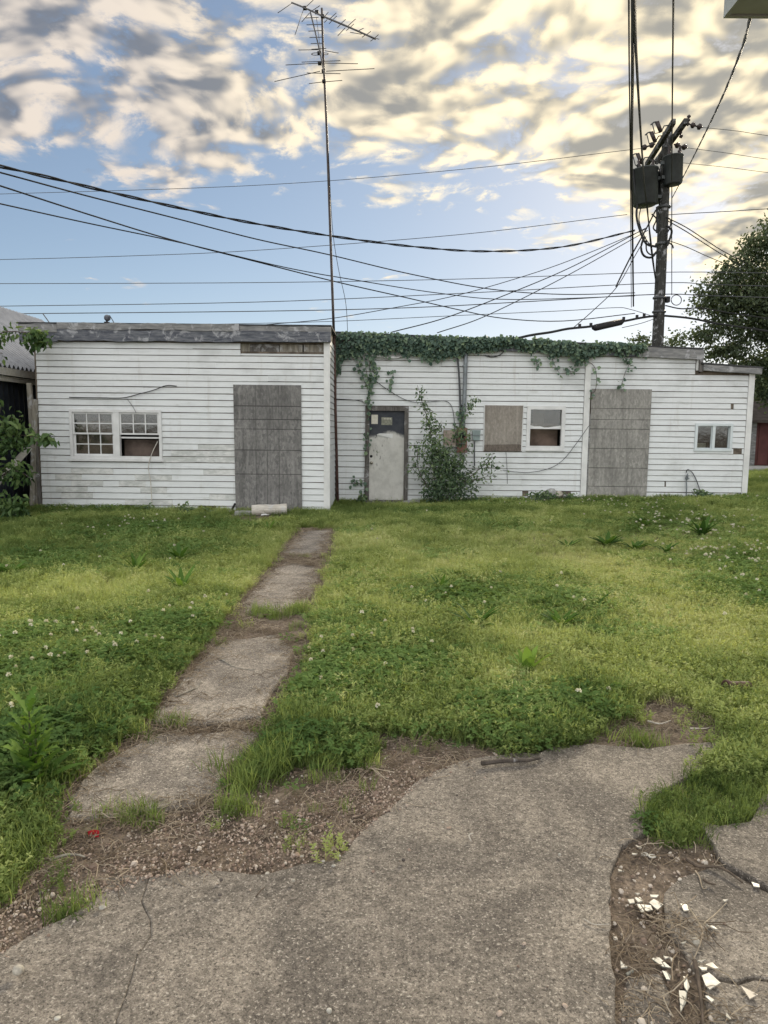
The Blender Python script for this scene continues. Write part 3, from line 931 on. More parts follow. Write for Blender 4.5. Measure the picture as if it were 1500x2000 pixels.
# fascia lengths
for i, (xa, xb) in enumerate(((XM0, 1.1), (1.104, 3.2), (3.204, 5.2), (5.204, XSTEP + 0.07))):
    fboard(xa, xb, ftop(xa) - 0.235, ftop(xa) - 0.035, YM - 0.10, YM - 0.03, 'fascia' if i < 3 else 'fascia_pale', 11 + i, long_shed, slope=-0.26 / 7.56, rag=0.005)
MB().box(XSTEP - .002, XSTEP + 0.07, YM - 0.085, YM - 0.03, 2.83, 3.07).build('fascia_board', MAT['dark_wood'], long_shed)
fboard(XSTEP + .074, XM1 + 0.10, 2.855, 2.975, YM - 0.13, YM - 0.03, 'fascia_pale', 16, long_shed, slope=-0.06, rag=0.008)
# scorched entrance door in a bare wooden frame
x0, x1, z0, z1 = d_r
fr = MB()
fr.box(x0, x1, YM - 0.06, YM + 0.06, z1 - 0.09, z1)
fr.box(x0, x0 + 0.085, YM - 0.06, YM + 0.06, 0.02, z1 - 0.09)
fr.box(x1 - 0.085, x1, YM - 0.06, YM + 0.06, 0.02, z1 - 0.09)
fr.box(x0 + 0.085, x1 - 0.085, YM - 0.05, YM + 0.06, 0.02, 0.10)
fr.build('door_frame', MAT['dark_wood'], long_shed)
dx0, dx1, dz0, dz1 = x0 + 0.087, x1 - 0.087, 0.103, z1 - 0.093
zsoot = at(755, 846, YM).z
def _door(t, b, pos):
    x, y, z = t.xyz(pos)
    n = t.noise(pos, 5, 5, 0.65)
    e = t.m('SUBTRACT', t.m('MULTIPLY_ADD', t.m('SUBTRACT', n, 0.5), 0.20, z), zsoot - 0.03)
    side = t.ss(t.m('ABSOLUTE', t.m('SUBTRACT', x, (dx0 + dx1) / 2 + 0.06)), 0.02, 0.33, 0.05, -0.035)
    soot = t.ss(t.m('SUBTRACT', e, side), -0.06, 0.045)
    chips = t.ss(t.noise(t.vm('MULTIPLY', pos, (14, 1, 5)), 2.0, 3, 0.5), 0.60, 0.68)
    c = t.mix(t.ss(n, 0.35, 0.7), (0.60, 0.595, 0.56), (0.48, 0.475, 0.445))
    mid = t.m('MULTIPLY', t.ss(z, 0.7, 1.0), t.ss(x, (dx0 + dx1) / 2 + 0.12, (dx0 + dx1) / 2 - 0.05))
    c = t.mix(t.m('MULTIPLY', chips, t.m('MULTIPLY_ADD', mid, 0.75, 0.12)), c, (0.12, 0.115, 0.11))
    dark = t.mix(t.ss(n, 0.3, 0.7), (0.030, 0.036, 0.048), (0.058, 0.064, 0.075))
    c = t.mix(soot, c, dark)
    bump(t, b, n, 0.15, 0.01)
    return c
MAT['door'] = material('door_paint', _door, 0.6)
dm = MB()
dm.box(dx0, dx1, YM - 0.005, YM + 0.04, dz0, dz1)
door = dm.build('door', MAT['door'], long_shed)
tag(door, 'white steel door blackened by soot across its top')
r = rect(725.5, 810, 738, 828, YM)
MB().box(r[0], r[1], YM - 0.012, YM - 0.007, r[2], r[3]).build('notice', MAT['paper'], door)
r = rect(745, 815, 766, 830, YM)
MB().box(r[0], r[1], YM - 0.012, YM - 0.007, r[2], r[3]).build('notice', MAT['paper_dull'], door)
r = rect(748, 815.5, 765.5, 829, YM)
lt = MB()
for i in range(5):
    xx = r[0] + 0.02 + i * (r[1] - r[0] - 0.03) / 5
    lt.box(xx, xx + 0.016, YM - 0.014, YM - 0.0125, r[3] - 0.040, r[3] - 0.012 + 0.004 * (i % 2))
lt.build('notice_lettering', MAT['paper'], door)
p = at(725.5, 904, YM)
MB().lathe((p.x, YM - 0.004, p.z), (0, -1, 0), [(0, 0.033), (0.006, 0.033), (0.012, 0.012), (0.03, 0.014), (0.045, 0.028), (0.06, 0.024), (0.066, 0.0)], 16).build('door_knob', MAT['brass'], door, True)
p = at(725, 891, YM)
MB().lathe((p.x, YM - 0.004, p.z), (0, -1, 0), [(0, 0.030), (0.008, 0.028), (0.012, 0.020), (0.014, 0.0)], 16).build('deadbolt', MAT['black'], door, True)
r = rect(737, 847, 767, 851, YM)
MB().add([(r[0], YM - 0.007, r[2] - .03), (r[1], YM - 0.007, r[2] - .05), (r[1], YM - 0.01, r[3]), (r[0] + .05, YM - 0.03, r[3] + 0.005), (r[0] - .01, YM - 0.035, r[3] - 0.015)], [(0, 1, 2, 3, 4)]).build('peeling_skin', MAT['trim'], door)
MB().box(x0 - 0.03, x1 + 0.05, YM - 0.22, YM - 0.062, -0.02, 0.055).build('threshold', MAT['old_wood'], long_shed)
# boarded window and broken sash window
x0, x1, z0, z1 = w_b
cas = MB()
ring(cas, w_b, 0.035, YM - 0.035, YM + 0.03)
cas = cas.build('window', MAT['frame'], long_shed)
tag(cas, 'window opening boarded over with weathered plywood')
MB().hexa([(x0 + .025, YM - .05, z0 + .13), (x1 - .03, YM - .046, z0 + .145), (x1 - .03, YM - .037, z0 + .145), (x0 + .025, YM - .037, z0 + .13),
           (x0 + .02, YM - .05, z1 - .01), (x1 - .015, YM - .046, z1 - .012), (x1 - .015, YM - .037, z1 - .012), (x0 + .02, YM - .037, z1 - .01)]).build('plywood', MAT['plywood'], cas)
MB().hexa([(x0 + .02, YM - .052, z0 + .0), (x1 - .03, YM - .048, z0 + .005), (x1 - .03, YM - .037, z0 + .005), (x0 + .02, YM - .037, z0 + .0),
           (x0 + .025, YM - .052, z0 + .127), (x1 - .03, YM - .048, z0 + .142), (x1 - .03, YM - .037, z0 + .142), (x0 + .025, YM - .037, z0 + .127)]).build('plywood', MAT['plywood_wet'], cas)
wm = MB()
ring(wm, w_m, 0.075, YM - 0.04, YM + 0.05)
wm.box(w_m[0] - .02, w_m[1] + .02, YM - 0.055, YM - 0.0, w_m[2] - 0.03, w_m[2] - 0.001)
wm = wm.build('window', MAT['frame'], long_shed)
tag(wm, 'single window with a ragged broken meeting rail')
i = (w_m[0] + .077, w_m[1] - .077, w_m[2] + .077, w_m[3] - .077)
zr = at(1065, 836, YM).z
MB().box(i[0], i[1], YM + 0.01, YM + 0.03, zr - 0.02, zr + 0.012).build('meeting_rail', MAT['frame'], wm)
sh = MB()
sh.add([(i[0], YM + 0.02, zr + .01), (i[0] + .3, YM + 0.02, zr + .01), (i[0] + .22, YM + 0.02, zr + .035), (i[0] + .1, YM + 0.02, zr + .03), (i[0], YM + 0.02, zr + .06)], [(0, 1, 2, 3, 4)])
sh.add([(i[0] + .38, YM + 0.02, zr + .01), (i[1], YM + 0.02, zr + .01), (i[1], YM + 0.02, zr + .055), (i[0] + .5, YM + 0.02, zr + .03)], [(0, 1, 2, 3)])
sh.build('glass_remnant', MAT['trim'], wm)
MB().box(i[0], i[1], YM + 0.034, YM + 0.038, zr + .012, i[3]).build('pane', MAT['glass'], wm)
MB().box(i[0], i[1], YM + 0.30, YM + 0.31, i[2] - .1, zr + .10).build('blind', MAT['blind_pale'], wm)
MB().box(i[0] + .12, i[0] + .36, YM + 0.34, YM + 0.35, zr, i[3]).build('blind', MAT['blind'], wm)
ws = MB()
ring(ws, w_s, 0.05, YM - 0.045, YM + 0.05)
xm = (w_s[0] + w_s[1]) / 2
ws.box(xm - 0.028, xm + 0.028, YM - 0.04, YM + 0.04, w_s[2] + .05, w_s[3] - .05)
ws = ws.build('window', MAT['frame_blue'], long_shed)
tag(ws, 'small horizontal sliding window near the end wall')
sash(ws, (w_s[0] + .052, xm - .03, w_s[2] + .052, w_s[3] - .052), YM + 0.0, 1, 1, 0.014, 'frame_blue')
sash(ws, (xm + .03, w_s[1] - .052, w_s[2] + .052, w_s[3] - .052), YM + 0.012, 1, 1, 0.014, 'frame_blue')
MB().box(w_s[0] + .06, xm - .03, YM + 0.25, YM + 0.26, w_s[2], w_s[2] + .16).build('blind', MAT['paper'], ws)
# OSB sheet and the brick edge beside it
x0, x1, z0, z1 = b_r
MB().box(x0, x1, YM - 0.05, YM - 0.034, -0.06, z1).build('board_sheet', MAT['osb_grey'], long_shed)
zt, zb_ = at(1146, 808, YM).z, 0.0
nb = 8
for k in range(nb):
    za, zb2 = zb_ + (zt - zb_) * k / nb, zb_ + (zt - zb_) * (k + 1) / nb
    MB().box(tx1 + 0.004 + 0.004 * (k % 2), x0 - 0.004, YM - 0.044 - 0.004 * (k % 3), YM - 0.026, za + 0.006, zb2 - 0.006).build('brick', MAT['fascia_pale'], long_shed)
# sagging loose strip of siding over the door
a, b = at(712, 697, YM), at(800, 706, YM)
v, f = [], []
for i in range(9):
    t = i / 8
    x = a.x + (b.x - a.x) * t
    zz_ = a.z + 0.04 - 0.07 * math.sin(t * 2.6) + (0.03 if i > 6 else 0)
    v += [(x, YM - 0.03, zz_ + 0.09), (x, YM - 0.09 - 0.03 * math.sin(t * 5), zz_)]
f = [(2 * i, 2 * i + 2, 2 * i + 3, 2 * i + 1) for i in range(8)]
MB().add(v, f).build('loose_siding', MAT['trim'], long_shed)

# ------------------------------------------------------------------ small things on and before the facades
def single(mb, name, mat, label, cat, group=None, smooth_=False):
    o = mb.build(name, mat, None, smooth_)
    fix_origin(o)
    return tag(o, label, cat, group)
# log in front of the boarded doorway
a, b = at(492, 997, YL - 0.58), at(560, 994, YL - 0.50)
ax = (b - a)
lg = MB()
n = 10
pr = []
for i in range(n + 1):
    t = i / n
    pr.append((ax.length * t, 0.100 + 0.006 * math.sin(t * 7) + 0.004 * random.uniform(-1, 1)))
lg.lathe(a, ax, [(0, 0.088)] + pr + [(ax.length + .004, 0.088)], 14)
single(lg, 'wooden_log', MAT['log'], 'short pale wooden log lying before the boarded doorway', 'log', smooth_=False)
# concrete pad and rag beside it
r0, r1 = at(462, 1012, YL - .25), at(500, 1012, YL - .25)
single(MB().hexa([(r0.x, YL - .48, -.02), (r1.x + .02, YL - .5, -.02), (r1.x, YL - .16, -.02), (r0.x - .03, YL - .16, -.02), (r0.x + .01, YL - .46, .06), (r1.x, YL - .48, .05), (r1.x - .02, YL - .17, .055), (r0.x, YL - .17, .06)]),
       'cement_pad', MAT['block'], 'low grey cement pad at the left foot of the boarded doorway', 'cement pad')
c = at(518, 1011, YL - .76)
rg = MB()
for i in range(5):
    for j in range(4):
        rg.v.append((c.x - .07 + .035 * i, c.y - .05 + .035 * j, .035 + .03 * random.random()))
rg.f = [(j + 4 * i, j + 4 * i + 4, j + 4 * i + 5, j + 4 * i + 1) for i in range(4) for j in range(3)]
rg.mi = [0] * len(rg.f)
single(rg, 'white_rag', MAT['trim'], 'crumpled white scrap under the short wooden log', 'rag', smooth_=True)
single(MB().bar(at(424, 1014, YL - .55), at(452, 996, YL - .20), 0.035, 0.02), 'wooden_stick', MAT['log'], 'pale wooden stick leaning beside the dark boarded doorway', 'stick')
single(MB().tube(spline([at(449, 1003, YL - .2), at(456, 990, YL - .12), at(459, 984, YL - .07)], 8), 0.022, 6), 'charred_stick', MAT['black'], 'short black charred stick by the dark boarded doorway', 'stick')
# cement block step right of the door
p0_, p1_ = at(786, 985, YM - .35), at(819, 985, YM - .35)
single(MB().hexa([(p0_.x, YM - .42, -.02), (p1_.x, YM - .46, -.02), (p1_.x + .03, YM - .16, -.02), (p0_.x, YM - .12, -.02), (p0_.x, YM - .42, .10), (p1_.x, YM - .46, .135), (p1_.x + .03, YM - .16, .135), (p0_.x, YM - .12, .10)]),
       'cement_block', MAT['block'], 'pale cement block beside the scorched door threshold', 'cement block')
# rubble heap under the broken siding
hp = empty('brick_rubble', at(1080, 970, YM - .2), 'grey broken masonry lumps spilling from the torn siding', 'rubble')
for k, (x, y, s) in enumerate(((1062, 966, .07), (1078, 958, .10), (1092, 963, .09), (1105, 968, .06), (1072, 972, .06), (1112, 973, .05))):
    c = at(x, y, YM - .12 - .03 * (k % 3))
    q = MB()
    q.lathe(c - Vector((0, 0, s)), (random.uniform(-.4, .4), random.uniform(-.3, .1), 1), [(0, s * .6), (s * .5, s * 1.15), (s * 1.2, s * .9), (s * 1.5, s * .3)], 6)
    q.build('lump', MAT['block' if k % 2 else 'stone'], hp)
# antenna mast
def mastp(px, py): return at(px, py, 14.75)
mast = empty('antenna_mast', mastp(658, 985), 'tall leaning television antenna mast at the inner corner of the sheds', 'antenna')
MB().tube([mastp(660, 987) - Vector((0, 0, .1)), mastp(655, 790), mastp(652, 645)], 0.028, 8).build('lower_pole', MAT['rust'], mast, True)
MB().tube(spline([mastp(652, 650), mastp(645, 450), mastp(638, 250), mastp(632, 120), mastp(628.5, 16)], 16), [0.027 - 0.007 * i / 16 for i in range(17)], 8).build('upper_pole', MAT['mast'], mast, True)
def arod(pts, r, name, mat='antenna', dy=0.0, n=6):
    return MB().tube(spline([at(p[0], p[1], 14.75 + dy * i) for i, p in enumerate(pts)], n), r, 6).build(name, MAT[mat], mast, True)
z8 = lambda x, y: (500 + x / 5.357, y / 5.357)          # zoomed crop of the antenna -> photo pixels
boom = [z8(375, 28), z8(515, 85), z8(700, 170), z8(985, 290), z8(1250, 408)]
arod(boom, 0.016, 'boom', dy=-0.35, n=16)
for q in (((375, 35), (228, 135)), ((500, 90), (408, 365)), ((515, 80), (600, 0)), ((478, 230), (560, 135)), ((590, 110), (668, 60)), ((715, 235), (745, 205)), ((720, 170), (757, 127)), ((765, 248), (805, 205)),
          ((775, 195), (840, 135)), ((810, 200), (845, 167)), ((853, 288), (895, 245)), ((890, 245), (938, 203)), ((855, 375), (935, 290)), ((955, 278), (1042, 198)), ((945, 320), (985, 285)), ((985, 288), (1022, 252)),
          ((985, 338), (1105, 358)), ((1065, 325), (1125, 295)), ((1110, 390), (1150, 360)), ((1155, 365), (1200, 328)), ((1198, 430), (1240, 400)), ((1240, 400), (1280, 363)), ((1245, 400), (1288, 410))):
    arod([z8(*q[0]), z8(*q[1])], 0.0065, 'element', dy=-0.12, n=2)
arod([z8(568, 125), z8(640, 420), z8(690, 650), z8(715, 790)], 0.013, 'lower_boom', dy=-0.06, n=12)
arod([z8(632, 180), z8(670, 480), z8(700, 640)], 0.005, 'stay', dy=-0.03, n=6)
for q in (((520, 188), (655, 182)), ((528, 260), (690, 255)), ((548, 326), (685, 320)), ((560, 393), (695, 388)), ((573, 457), (695, 452)), ((443, 523), (655, 520)), ((580, 515), (735, 507)), ((720, 530), (865, 556)),
          ((578, 568), (600, 555), (655, 553)), ((578, 568), (605, 577), (655, 575)), ((700, 553), (745, 556), (757, 565), (740, 573), (700, 573)), ((478, 650), (885, 635)), ((310, 680), (670, 660)), ((720, 660), (1068, 667)),
          ((193, 853), (670, 745)), ((735, 745), (1240, 718)), ((530, 763), (885, 771)), ((553, 875), (715, 855)), ((730, 855), (903, 841))):
    arod([z8(*p) for p in q], 0.0065, 'element', dy=0.0, n=4)
for q in ((515, 88), (700, 175), (670, 665), (710, 748), (715, 855), (665, 560), (640, 130)):
    c = mastp(*z8(*q))
    MB().box(c.x - .04, c.x + .03, c.y - .05, c.y + .03, c.z - .02, c.z + .02).build('clamp', MAT['black'], mast)
MB().tube(spline([mastp(640, 300) + Vector((.02, -.03, 0)), mastp(646, 440) + Vector((.03, -.03, 0)), mastp(660, 520), mastp(675, 590), mastp(679, 648)], 20), 0.006, 5).build('feed_cable', MAT['wire'], mast)
# vent lamp on the left roof, and a loose rod
vl = empty('roof_vent', at(209, 632, YL + .8), 'small dark capped vent standing on the weathered shed roof', 'vent')
c = at(209, 634, YL + .8)
MB().lathe(c, (0, 0, 1), [(0, .035), (.03, .035), (.035, .055), (.05, .055), (.055, .02), (.08, .02)], 10).build('stand', MAT['black'], vl)
MB().lathe(c + Vector((-.01, 0, .07)), (.35, 0, 1), [(0, .02), (.02, .05), (.06, .065), (.10, .055), (.12, .02)], 12).build('cap', MAT['fascia'], vl, True)
MB().tube([at(214, 616, YL + .8), at(219, 624, YL + .8), at(224, 633, YL + .8)], .008, 5).build('strut', MAT['wire_grey'], vl)
single(MB().tube([at(84, 613, YL + .5), at(97, 631, YL + .4)], .010, 5), 'roof_rod', MAT['wire_grey'], 'thin bent rod sticking up from the left end of the weathered roof', 'rod')
# electrical gear
cd = empty('service_conduit', at(905, 880, YM - .06), 'grey electrical conduit rising to the roof over rusty meter box', 'conduit')
MB().tube(spline([at(910, 690, YM - .07), at(907, 780, YM - .07), at(903, 862, YM - .08)], 8), 0.042, 10).build('pipe', MAT['conduit'], cd, True)
MB().tube(spline([at(893, 690, YM - .06), at(897, 740, YM - .07), at(899, 800, YM - .06), at(898, 850, YM - .06)], 10), 0.020, 8).build('cable', MAT['wire_grey'], cd, True)
for y in (715, 790):
    c = at(909 - (y - 690) * .04, y, YM - .06)
    MB().box(c.x - .05, c.x + .05, YM - .115, YM - .02, c.z - .012, c.z + .012).build('strap', MAT['conduit'], cd)
mbx = empty('meter_box', at(903, 882, YM - .1), 'rusty red electric meter box under the conduit, wrapped in leaves', 'meter box')
r = rect(893, 836, 912, 884, YM - .12)
MB().box(r[0], r[1], YM - .16, YM - .03, r[2], r[3]).build('case', MAT['box_rust'], mbx)
c = at(903, 848, YM - .16)
MB().lathe(c, (0, -1, 0), [(0, .075), (.02, .075), (.03, .065), (.07, .06), (.08, .045)], 16).build('meter_socket', MAT['black'], mbx, True)
MB().box(r[0] + .03, r[1] - .03, YM - .19, YM - .161, r[2] + .18, r[2] + .19).build('hasp', MAT['conduit'], mbx)
pbx = empty('breaker_panel', at(876, 870, YM - .08), 'tan breaker panel box half hidden by the shrub', 'breaker panel')
r = rect(866, 840, 891, 870, YM - .08)
MB().box(r[0], r[1], YM - .10, YM - .03, r[2], r[3]).build('case', MAT['box_tan'], pbx)
MB().box(r[0] - .02, r[1] + .01, YM - .125, YM - .03, r[2] - .025, r[2] - .002).build('lip', MAT['cream_board'], pbx)
gbx = empty('junction_box', at(930, 862, YM - .06), 'grey-green telephone junction box between shrub and plywood window', 'junction box')
r = rect(922, 840, 938, 860, YM - .06)
MB().hexa([(r[0] + .015, YM - .10, r[2]), (r[1] - .015, YM - .10, r[2]), (r[1] - .015, YM - .03, r[2]), (r[0] + .015, YM - .03, r[2]), (r[0], YM - .11, r[3]), (r[1], YM - .11, r[3]), (r[1], YM - .03, r[3]), (r[0], YM - .03, r[3])]).build('case', MAT['box_green'], gbx)
MB().box(r[0] + .002, r[1] - .002, YM - .118, YM - .108, (r[2] + r[3]) / 2 - .006, (r[2] + r[3]) / 2 + .006).build('seam', MAT['conduit'], gbx)
MB().tube(spline([at(927, 862, YM - .06), at(926.5, 885, YM - .05), at(927, 910, YM - .05)], 6), .012, 6).build('cable', MAT['wire_grey'], gbx)
def facade_wire(pts, Y, r, label, mat='wire_grey', off=.05):
    single(MB().tube(spline([at(x, y, Y - off) for x, y in pts], 30), r, 5), 'facade_wire', MAT[mat], label, 'wire', 'slack wires on the sheds')
facade_wire([(735, 745), (760, 763), (790, 780), (815, 786), (850, 784), (868, 783), (880, 790), (886, 810), (889, 850)], YM, .007, 'thin wire sagging from the vine over the door to the meter box')
facade_wire([(652, 779), (690, 781), (712, 785)], YM, .007, 'short grey wire between the mast foot pole and door vine')
facade_wire([(947, 694), (960, 697), (975, 694), (986, 684), (993, 672)], YM, .010, 'black cable looping down from the roof vine right of the conduit', 'wire')
facade_wire([(982, 918), (1010, 922), (1040, 922), (1075, 914), (1100, 898), (1125, 867), (1150, 832)], YM, .006, 'slack wire curving under the broken window to the corner trim')
facade_wire([(988, 882), (990, 910), (991, 945)], YM, .005, 'thin wire hanging straight below the plywood window')
facade_wire([(135, 776), (200, 777), (240, 777), (270, 770), (300, 762), (325, 753), (345, 754)], YL, .008, 'dark wire sagging across the siding above the twin window', 'wire')
facade_wire([(248, 779), (258, 792), (266, 806)], YL, .005, 'short thin wire dropping to the twin window head')
facade_wire([(308, 862), (297, 885), (290, 912), (294, 940), (297, 985)], YL, .008, 'pale cord hanging out of the raised twin window sash', 'log', .08)
facade_wire([(1340, 924), (1343, 917), (1352, 923), (1360, 938), (1366, 955), (1370, 968)], YM, .009, 'grey cable bent over the hose tap near the small window')
single(MB().tube(spline([at(1344, 925, YM - .07), at(1340, 932, YM - .07), at(1341, 950, YM - .06), at(1340, 972, YM - .06)], 8), .012, 6), 'pipe_stub', MAT['conduit'], 'thin grey pipe stub rising by the siding below the small window', 'pipe')
sk = empty('hose_tap', at(1341, 940, YM - .07), 'small grey hose tap on the siding below the small window', 'tap')
c = at(1341, 934, YM - .03)
MB().lathe(c, (0, -1, 0), [(0, .035), (.02, .035), (.05, .02), (.09, .02)], 10).build('spout', MAT['conduit'], sk)
MB().lathe(c + Vector((0, -.06, .02)), (0, 0, 1), [(0, .01), (.03, .01), (.031, .032), (.045, .032)], 10).build('handle', MAT['conduit'], sk)
MB().lathe(at(712, 783, YM - .02), (0, -1, 0), [(0, .05), (.02, .05), (.04, .035), (.045, .0)], 12).build('cable_cap', MAT['trim'], long_shed)

# ------------------------------------------------------------------ tin shed at the left
tin = empty('tin_shed', (-7.25, 13.0, 0), 'dark metal shed with corrugated tin roof at the left edge', 'shed')
XW = -7.20
mb = MB()
nrib = 44
ys = np.linspace(11.0, 19.5, nrib * 2 + 1)
v, f = [], []
for i, y in enumerate(ys):
    o_ = 0.025 if i % 2 else 0.0
    v += [(XW + o_, y, -0.1), (XW + o_, y, 2.75)]
f = [(2 * i, 2 * i + 2, 2 * i + 3, 2 * i + 1) for i in range(len(ys) - 1)]
mb.add(v, f)
mb.box(XW - 4.9, XW - 0.03, 11.0, 11.05, -0.1, 2.75)
mb.box(XW - 4.9, XW - 0.03, 19.45, 19.5, -0.1, 2.75)
mb.box(XW - 4.95, XW - 4.9, 11.0, 19.5, -0.1, 2.75)
mb.build('wall', MAT['navy_metal'], tin)
# corrugated roof: wave profile along the eave
EX, EZ = -6.90, 2.66
SL = math.tan(math.radians(36))
nw = 58
yy = np.linspace(10.6, 19.9, nw * 6 + 1)
v, f = [], []
for i, y in enumerate(yy):
    w_ = 0.042 * math.sin(2 * math.pi * i / 6)
    v += [(EX, y, EZ + w_), (EX - 2.4, y, EZ + 2.4 * SL + w_)]
f = [(2 * i, 2 * i + 1, 2 * i + 3, 2 * i + 2) for i in range(len(yy) - 1)]
MB().add(v, f).build('roof_sheet', MAT['tin_roof'], tin)
v = [(2 * (EX - 2.4) - a_, b_, c_) for a_, b_, c_ in v]
MB().add(v, f).build('roof_sheet', MAT['tin_roof'], tin)
MB().box(EX - .03, EX - .005, 10.7, 19.8, EZ - .16, EZ - .025).build('fascia_board', MAT['cream_board'], tin)
MB().box(EX - .20, EX - .10, 10.8, 19.7, EZ - .26, EZ - .165).build('trim_board', MAT['cream_board'], tin)
gb = MB()
gb.add([(XW, 11.0, 2.6), (XW - 4.9, 11.0, 2.6), (XW - 2.45, 11.0, 4.3)], [(0, 1, 2)])
gb.add([(XW, 19.5, 2.6), (XW - 4.9, 19.5, 2.6), (XW - 2.45, 19.5, 4.3)], [(0, 1, 2)])
gb.build('gable', MAT['navy_metal'], tin)
single(MB().bar(at(-25, 965, 12.6), at(58, 873, 13.0), 0.11, 0.03, up=(0, 1, 0)), 'leaning_board', MAT['cream_board'], 'pale board leaning diagonally among leaves before the dark shed', 'board')

# ------------------------------------------------------------------ far right: pavement strip, maroon shed
pv = MB().hexa([(9.0, 23.5, .20), (40, 23.5, .20), (40, 25.4, .20), (9.0, 25.4, .20), (9.0, 23.5, .42), (40, 23.5, .46), (40, 25.4, .46), (9.0, 25.4, .42)]).build('pavement', MAT['block'])
tag(pv, 'pale pavement strip beyond the end of the sheds', kind='structure')
ms = empty('maroon_shed', (13, 27, .3), 'maroon garden shed with a low brown roof behind the lawn', 'shed')
m0 = at(1463, 870, 27).x
MB().box(m0 - 1.5, m0 + 6, 27, 31, .2, 2.05).build('wall', MAT['maroon'], ms)
for k in range(14):
    xx = m0 + .34 + k * .4
    MB().box(xx, xx + .36, 26.975, 26.998, .4, 2.0).build('plank', MAT['maroon'], ms)
MB().box(m0 + .02, m0 + .22, 26.95, 26.999, .2, 2.02).build('post', MAT['fascia_pale'], ms)
MB().hexa([(m0 - 1.9, 26.5, 1.95), (m0 + 6.4, 26.5, 1.95), (m0 + 6.4, 29, 2.9), (m0 - 1.9, 29, 2.9), (m0 - 1.9, 26.5, 2.05), (m0 + 6.4, 26.5, 2.05), (m0 + 6.4, 29, 3.0), (m0 - 1.9, 29, 3.0)]).build('roof', MAT['brown_roof'], ms)

# ------------------------------------------------------------------ near eave at the upper right
ev = empty('house_eave', at(1440, 15, 5.0), 'grey painted eave corner of a near house at the top edge', 'eave')
e0, e1 = at(1426, 27, 4.2), at(1520, 36, 4.0)
zb3 = e0.z
MB().hexa([(e0.x, 4.2, zb3), (e0.x + 3, 4.2, zb3), (e0.x + 3, 1.0, zb3), (e0.x, 1.0, zb3), (e0.x - .0, 4.2, zb3 + .20), (e0.x + 3, 4.2, zb3 + .20), (e0.x + 3, 1.0, zb3 + .20), (e0.x, 1.0, zb3 + .20)]).build('soffit', MAT['eave_paint'], ev)
MB().box(e0.x - .025, e0.x + 3, 4.203, 4.225, zb3 - .01, zb3 + .22).build('fascia_board', MAT['eave_paint'], ev)
MB().box(e0.x - .028, e0.x - .003, 1.0, 4.2, zb3 - .01, zb3 + .22).build('fascia_board', MAT['eave_paint'], ev)
MB().hexa([(e0.x - .1, 4.3, zb3 + .222), (e0.x + 3, 4.3, zb3 + .222), (e0.x + 3, 1.0, zb3 + 1.2), (e0.x - .1, 1.0, zb3 + 1.2), (e0.x - .1, 4.3, zb3 + .26), (e0.x + 3, 4.3, zb3 + .26), (e0.x + 3, 1.0, zb3 + 1.24), (e0.x - .1, 1.0, zb3 + 1.24)]).build('roof', MAT['roofing'], ev)

# ------------------------------------------------------------------ utility pole
YP = 20.0
def pp(px, py, dy=0.0): return at(px, py, YP + dy)
up = empty('utility_pole', (pp(1285, 668).x, YP, 0.3), 'tall wooden utility pole with twin cross-arms behind the sheds', 'utility pole')
base = pp(1284.5, 668); topp = pp(1303, 258)
dirp = (topp - base).normalized()
foot = base - dirp * ((base.z - 0.1) / dirp.z)
npt = 14
MB().tube([foot.lerp(topp, i / npt) for i in range(npt + 1)], [0.175 - 0.055 * i / npt for i in range(npt + 1)], 14).build('shaft', MAT['pole'], up, True)
def arm(a, b, name='cross_arm'):
    MB().bar(a, b, 0.10, 0.13).build(name, MAT['pole'], up)
arm(pp(1263, 322, 1.5), pp(1316, 237, -1.1))
arm(pp(1282, 316, 1.4), pp(1340, 236, -1.05))
def insulator(a, b, n=3, r=0.055, name='insulator'):
    a, b = Vector(a), Vector(b)
    ax_ = b - a
    L = ax_.length
    prof = [(0, .015)]
    for k in range(n):
        s = L * (k + .15) / n
        w_ = L / n
        prof += [(s, .022), (s + w_ * .25, r), (s + w_ * .55, r * .9), (s + w_ * .7, .022)]
    prof.append((L, .012))
    MB().lathe(a, ax_, prof, 10).build(name, MAT['porcelain'], up, True)
insulator(pp(1347, 243, -1), pp(1372, 249, -1), 2, .075)
insulator(pp(1316, 282), pp(1343, 289), 2, .075)
insulator(pp(1280, 281, .3), pp(1252, 290, .3), 2, .075)
insulator(pp(1343, 246, -1), pp(1346, 224, -1), 3, .05)
insulator(pp(1328, 255, -.6), pp(1331, 270, -.6), 2, .05)
def cutout(x, y, dy):
    a_, b_ = pp(x, y, dy), pp(x + 8, y + 20, dy)
    MB().tube([a_, b_], [.055, .05], 8).build('fuse_cutout', MAT['porcelain'], up, True)
    MB().tube(spline([pp(x - 12, y + 6, dy), pp(x - 6, y + 1, dy), a_], 5), .018, 5).build('fuse_arm', MAT['wire_grey'], up)
    MB().tube([pp(x - 9, y + 4, dy), pp(x - 4, y + 23, dy), b_], .014, 5).build('fuse_tube', MAT['wire_grey'], up)
    MB().tube([b_, pp(x + 14, y + 8, dy), pp(x + 22, y + 7, dy)], .016, 5).build('bracket', MAT['wire_grey'], up)
cutout(1283, 238, -.9); cutout(1272, 258, -.4); cutout(1245, 300, 1.2)
MB().bar(pp(1270, 312), pp(1292, 318), .05, .05).build('brace', MAT['pole'], up)
MB().bar(pp(1282, 320), pp(1290, 302), .07, .07).build('brace', MAT['pole'], up)
MB().tube([pp(1296, 287, -.2), pp(1313, 287, -.25)], .02, 6).build('bolt', MAT['wire_grey'], up)
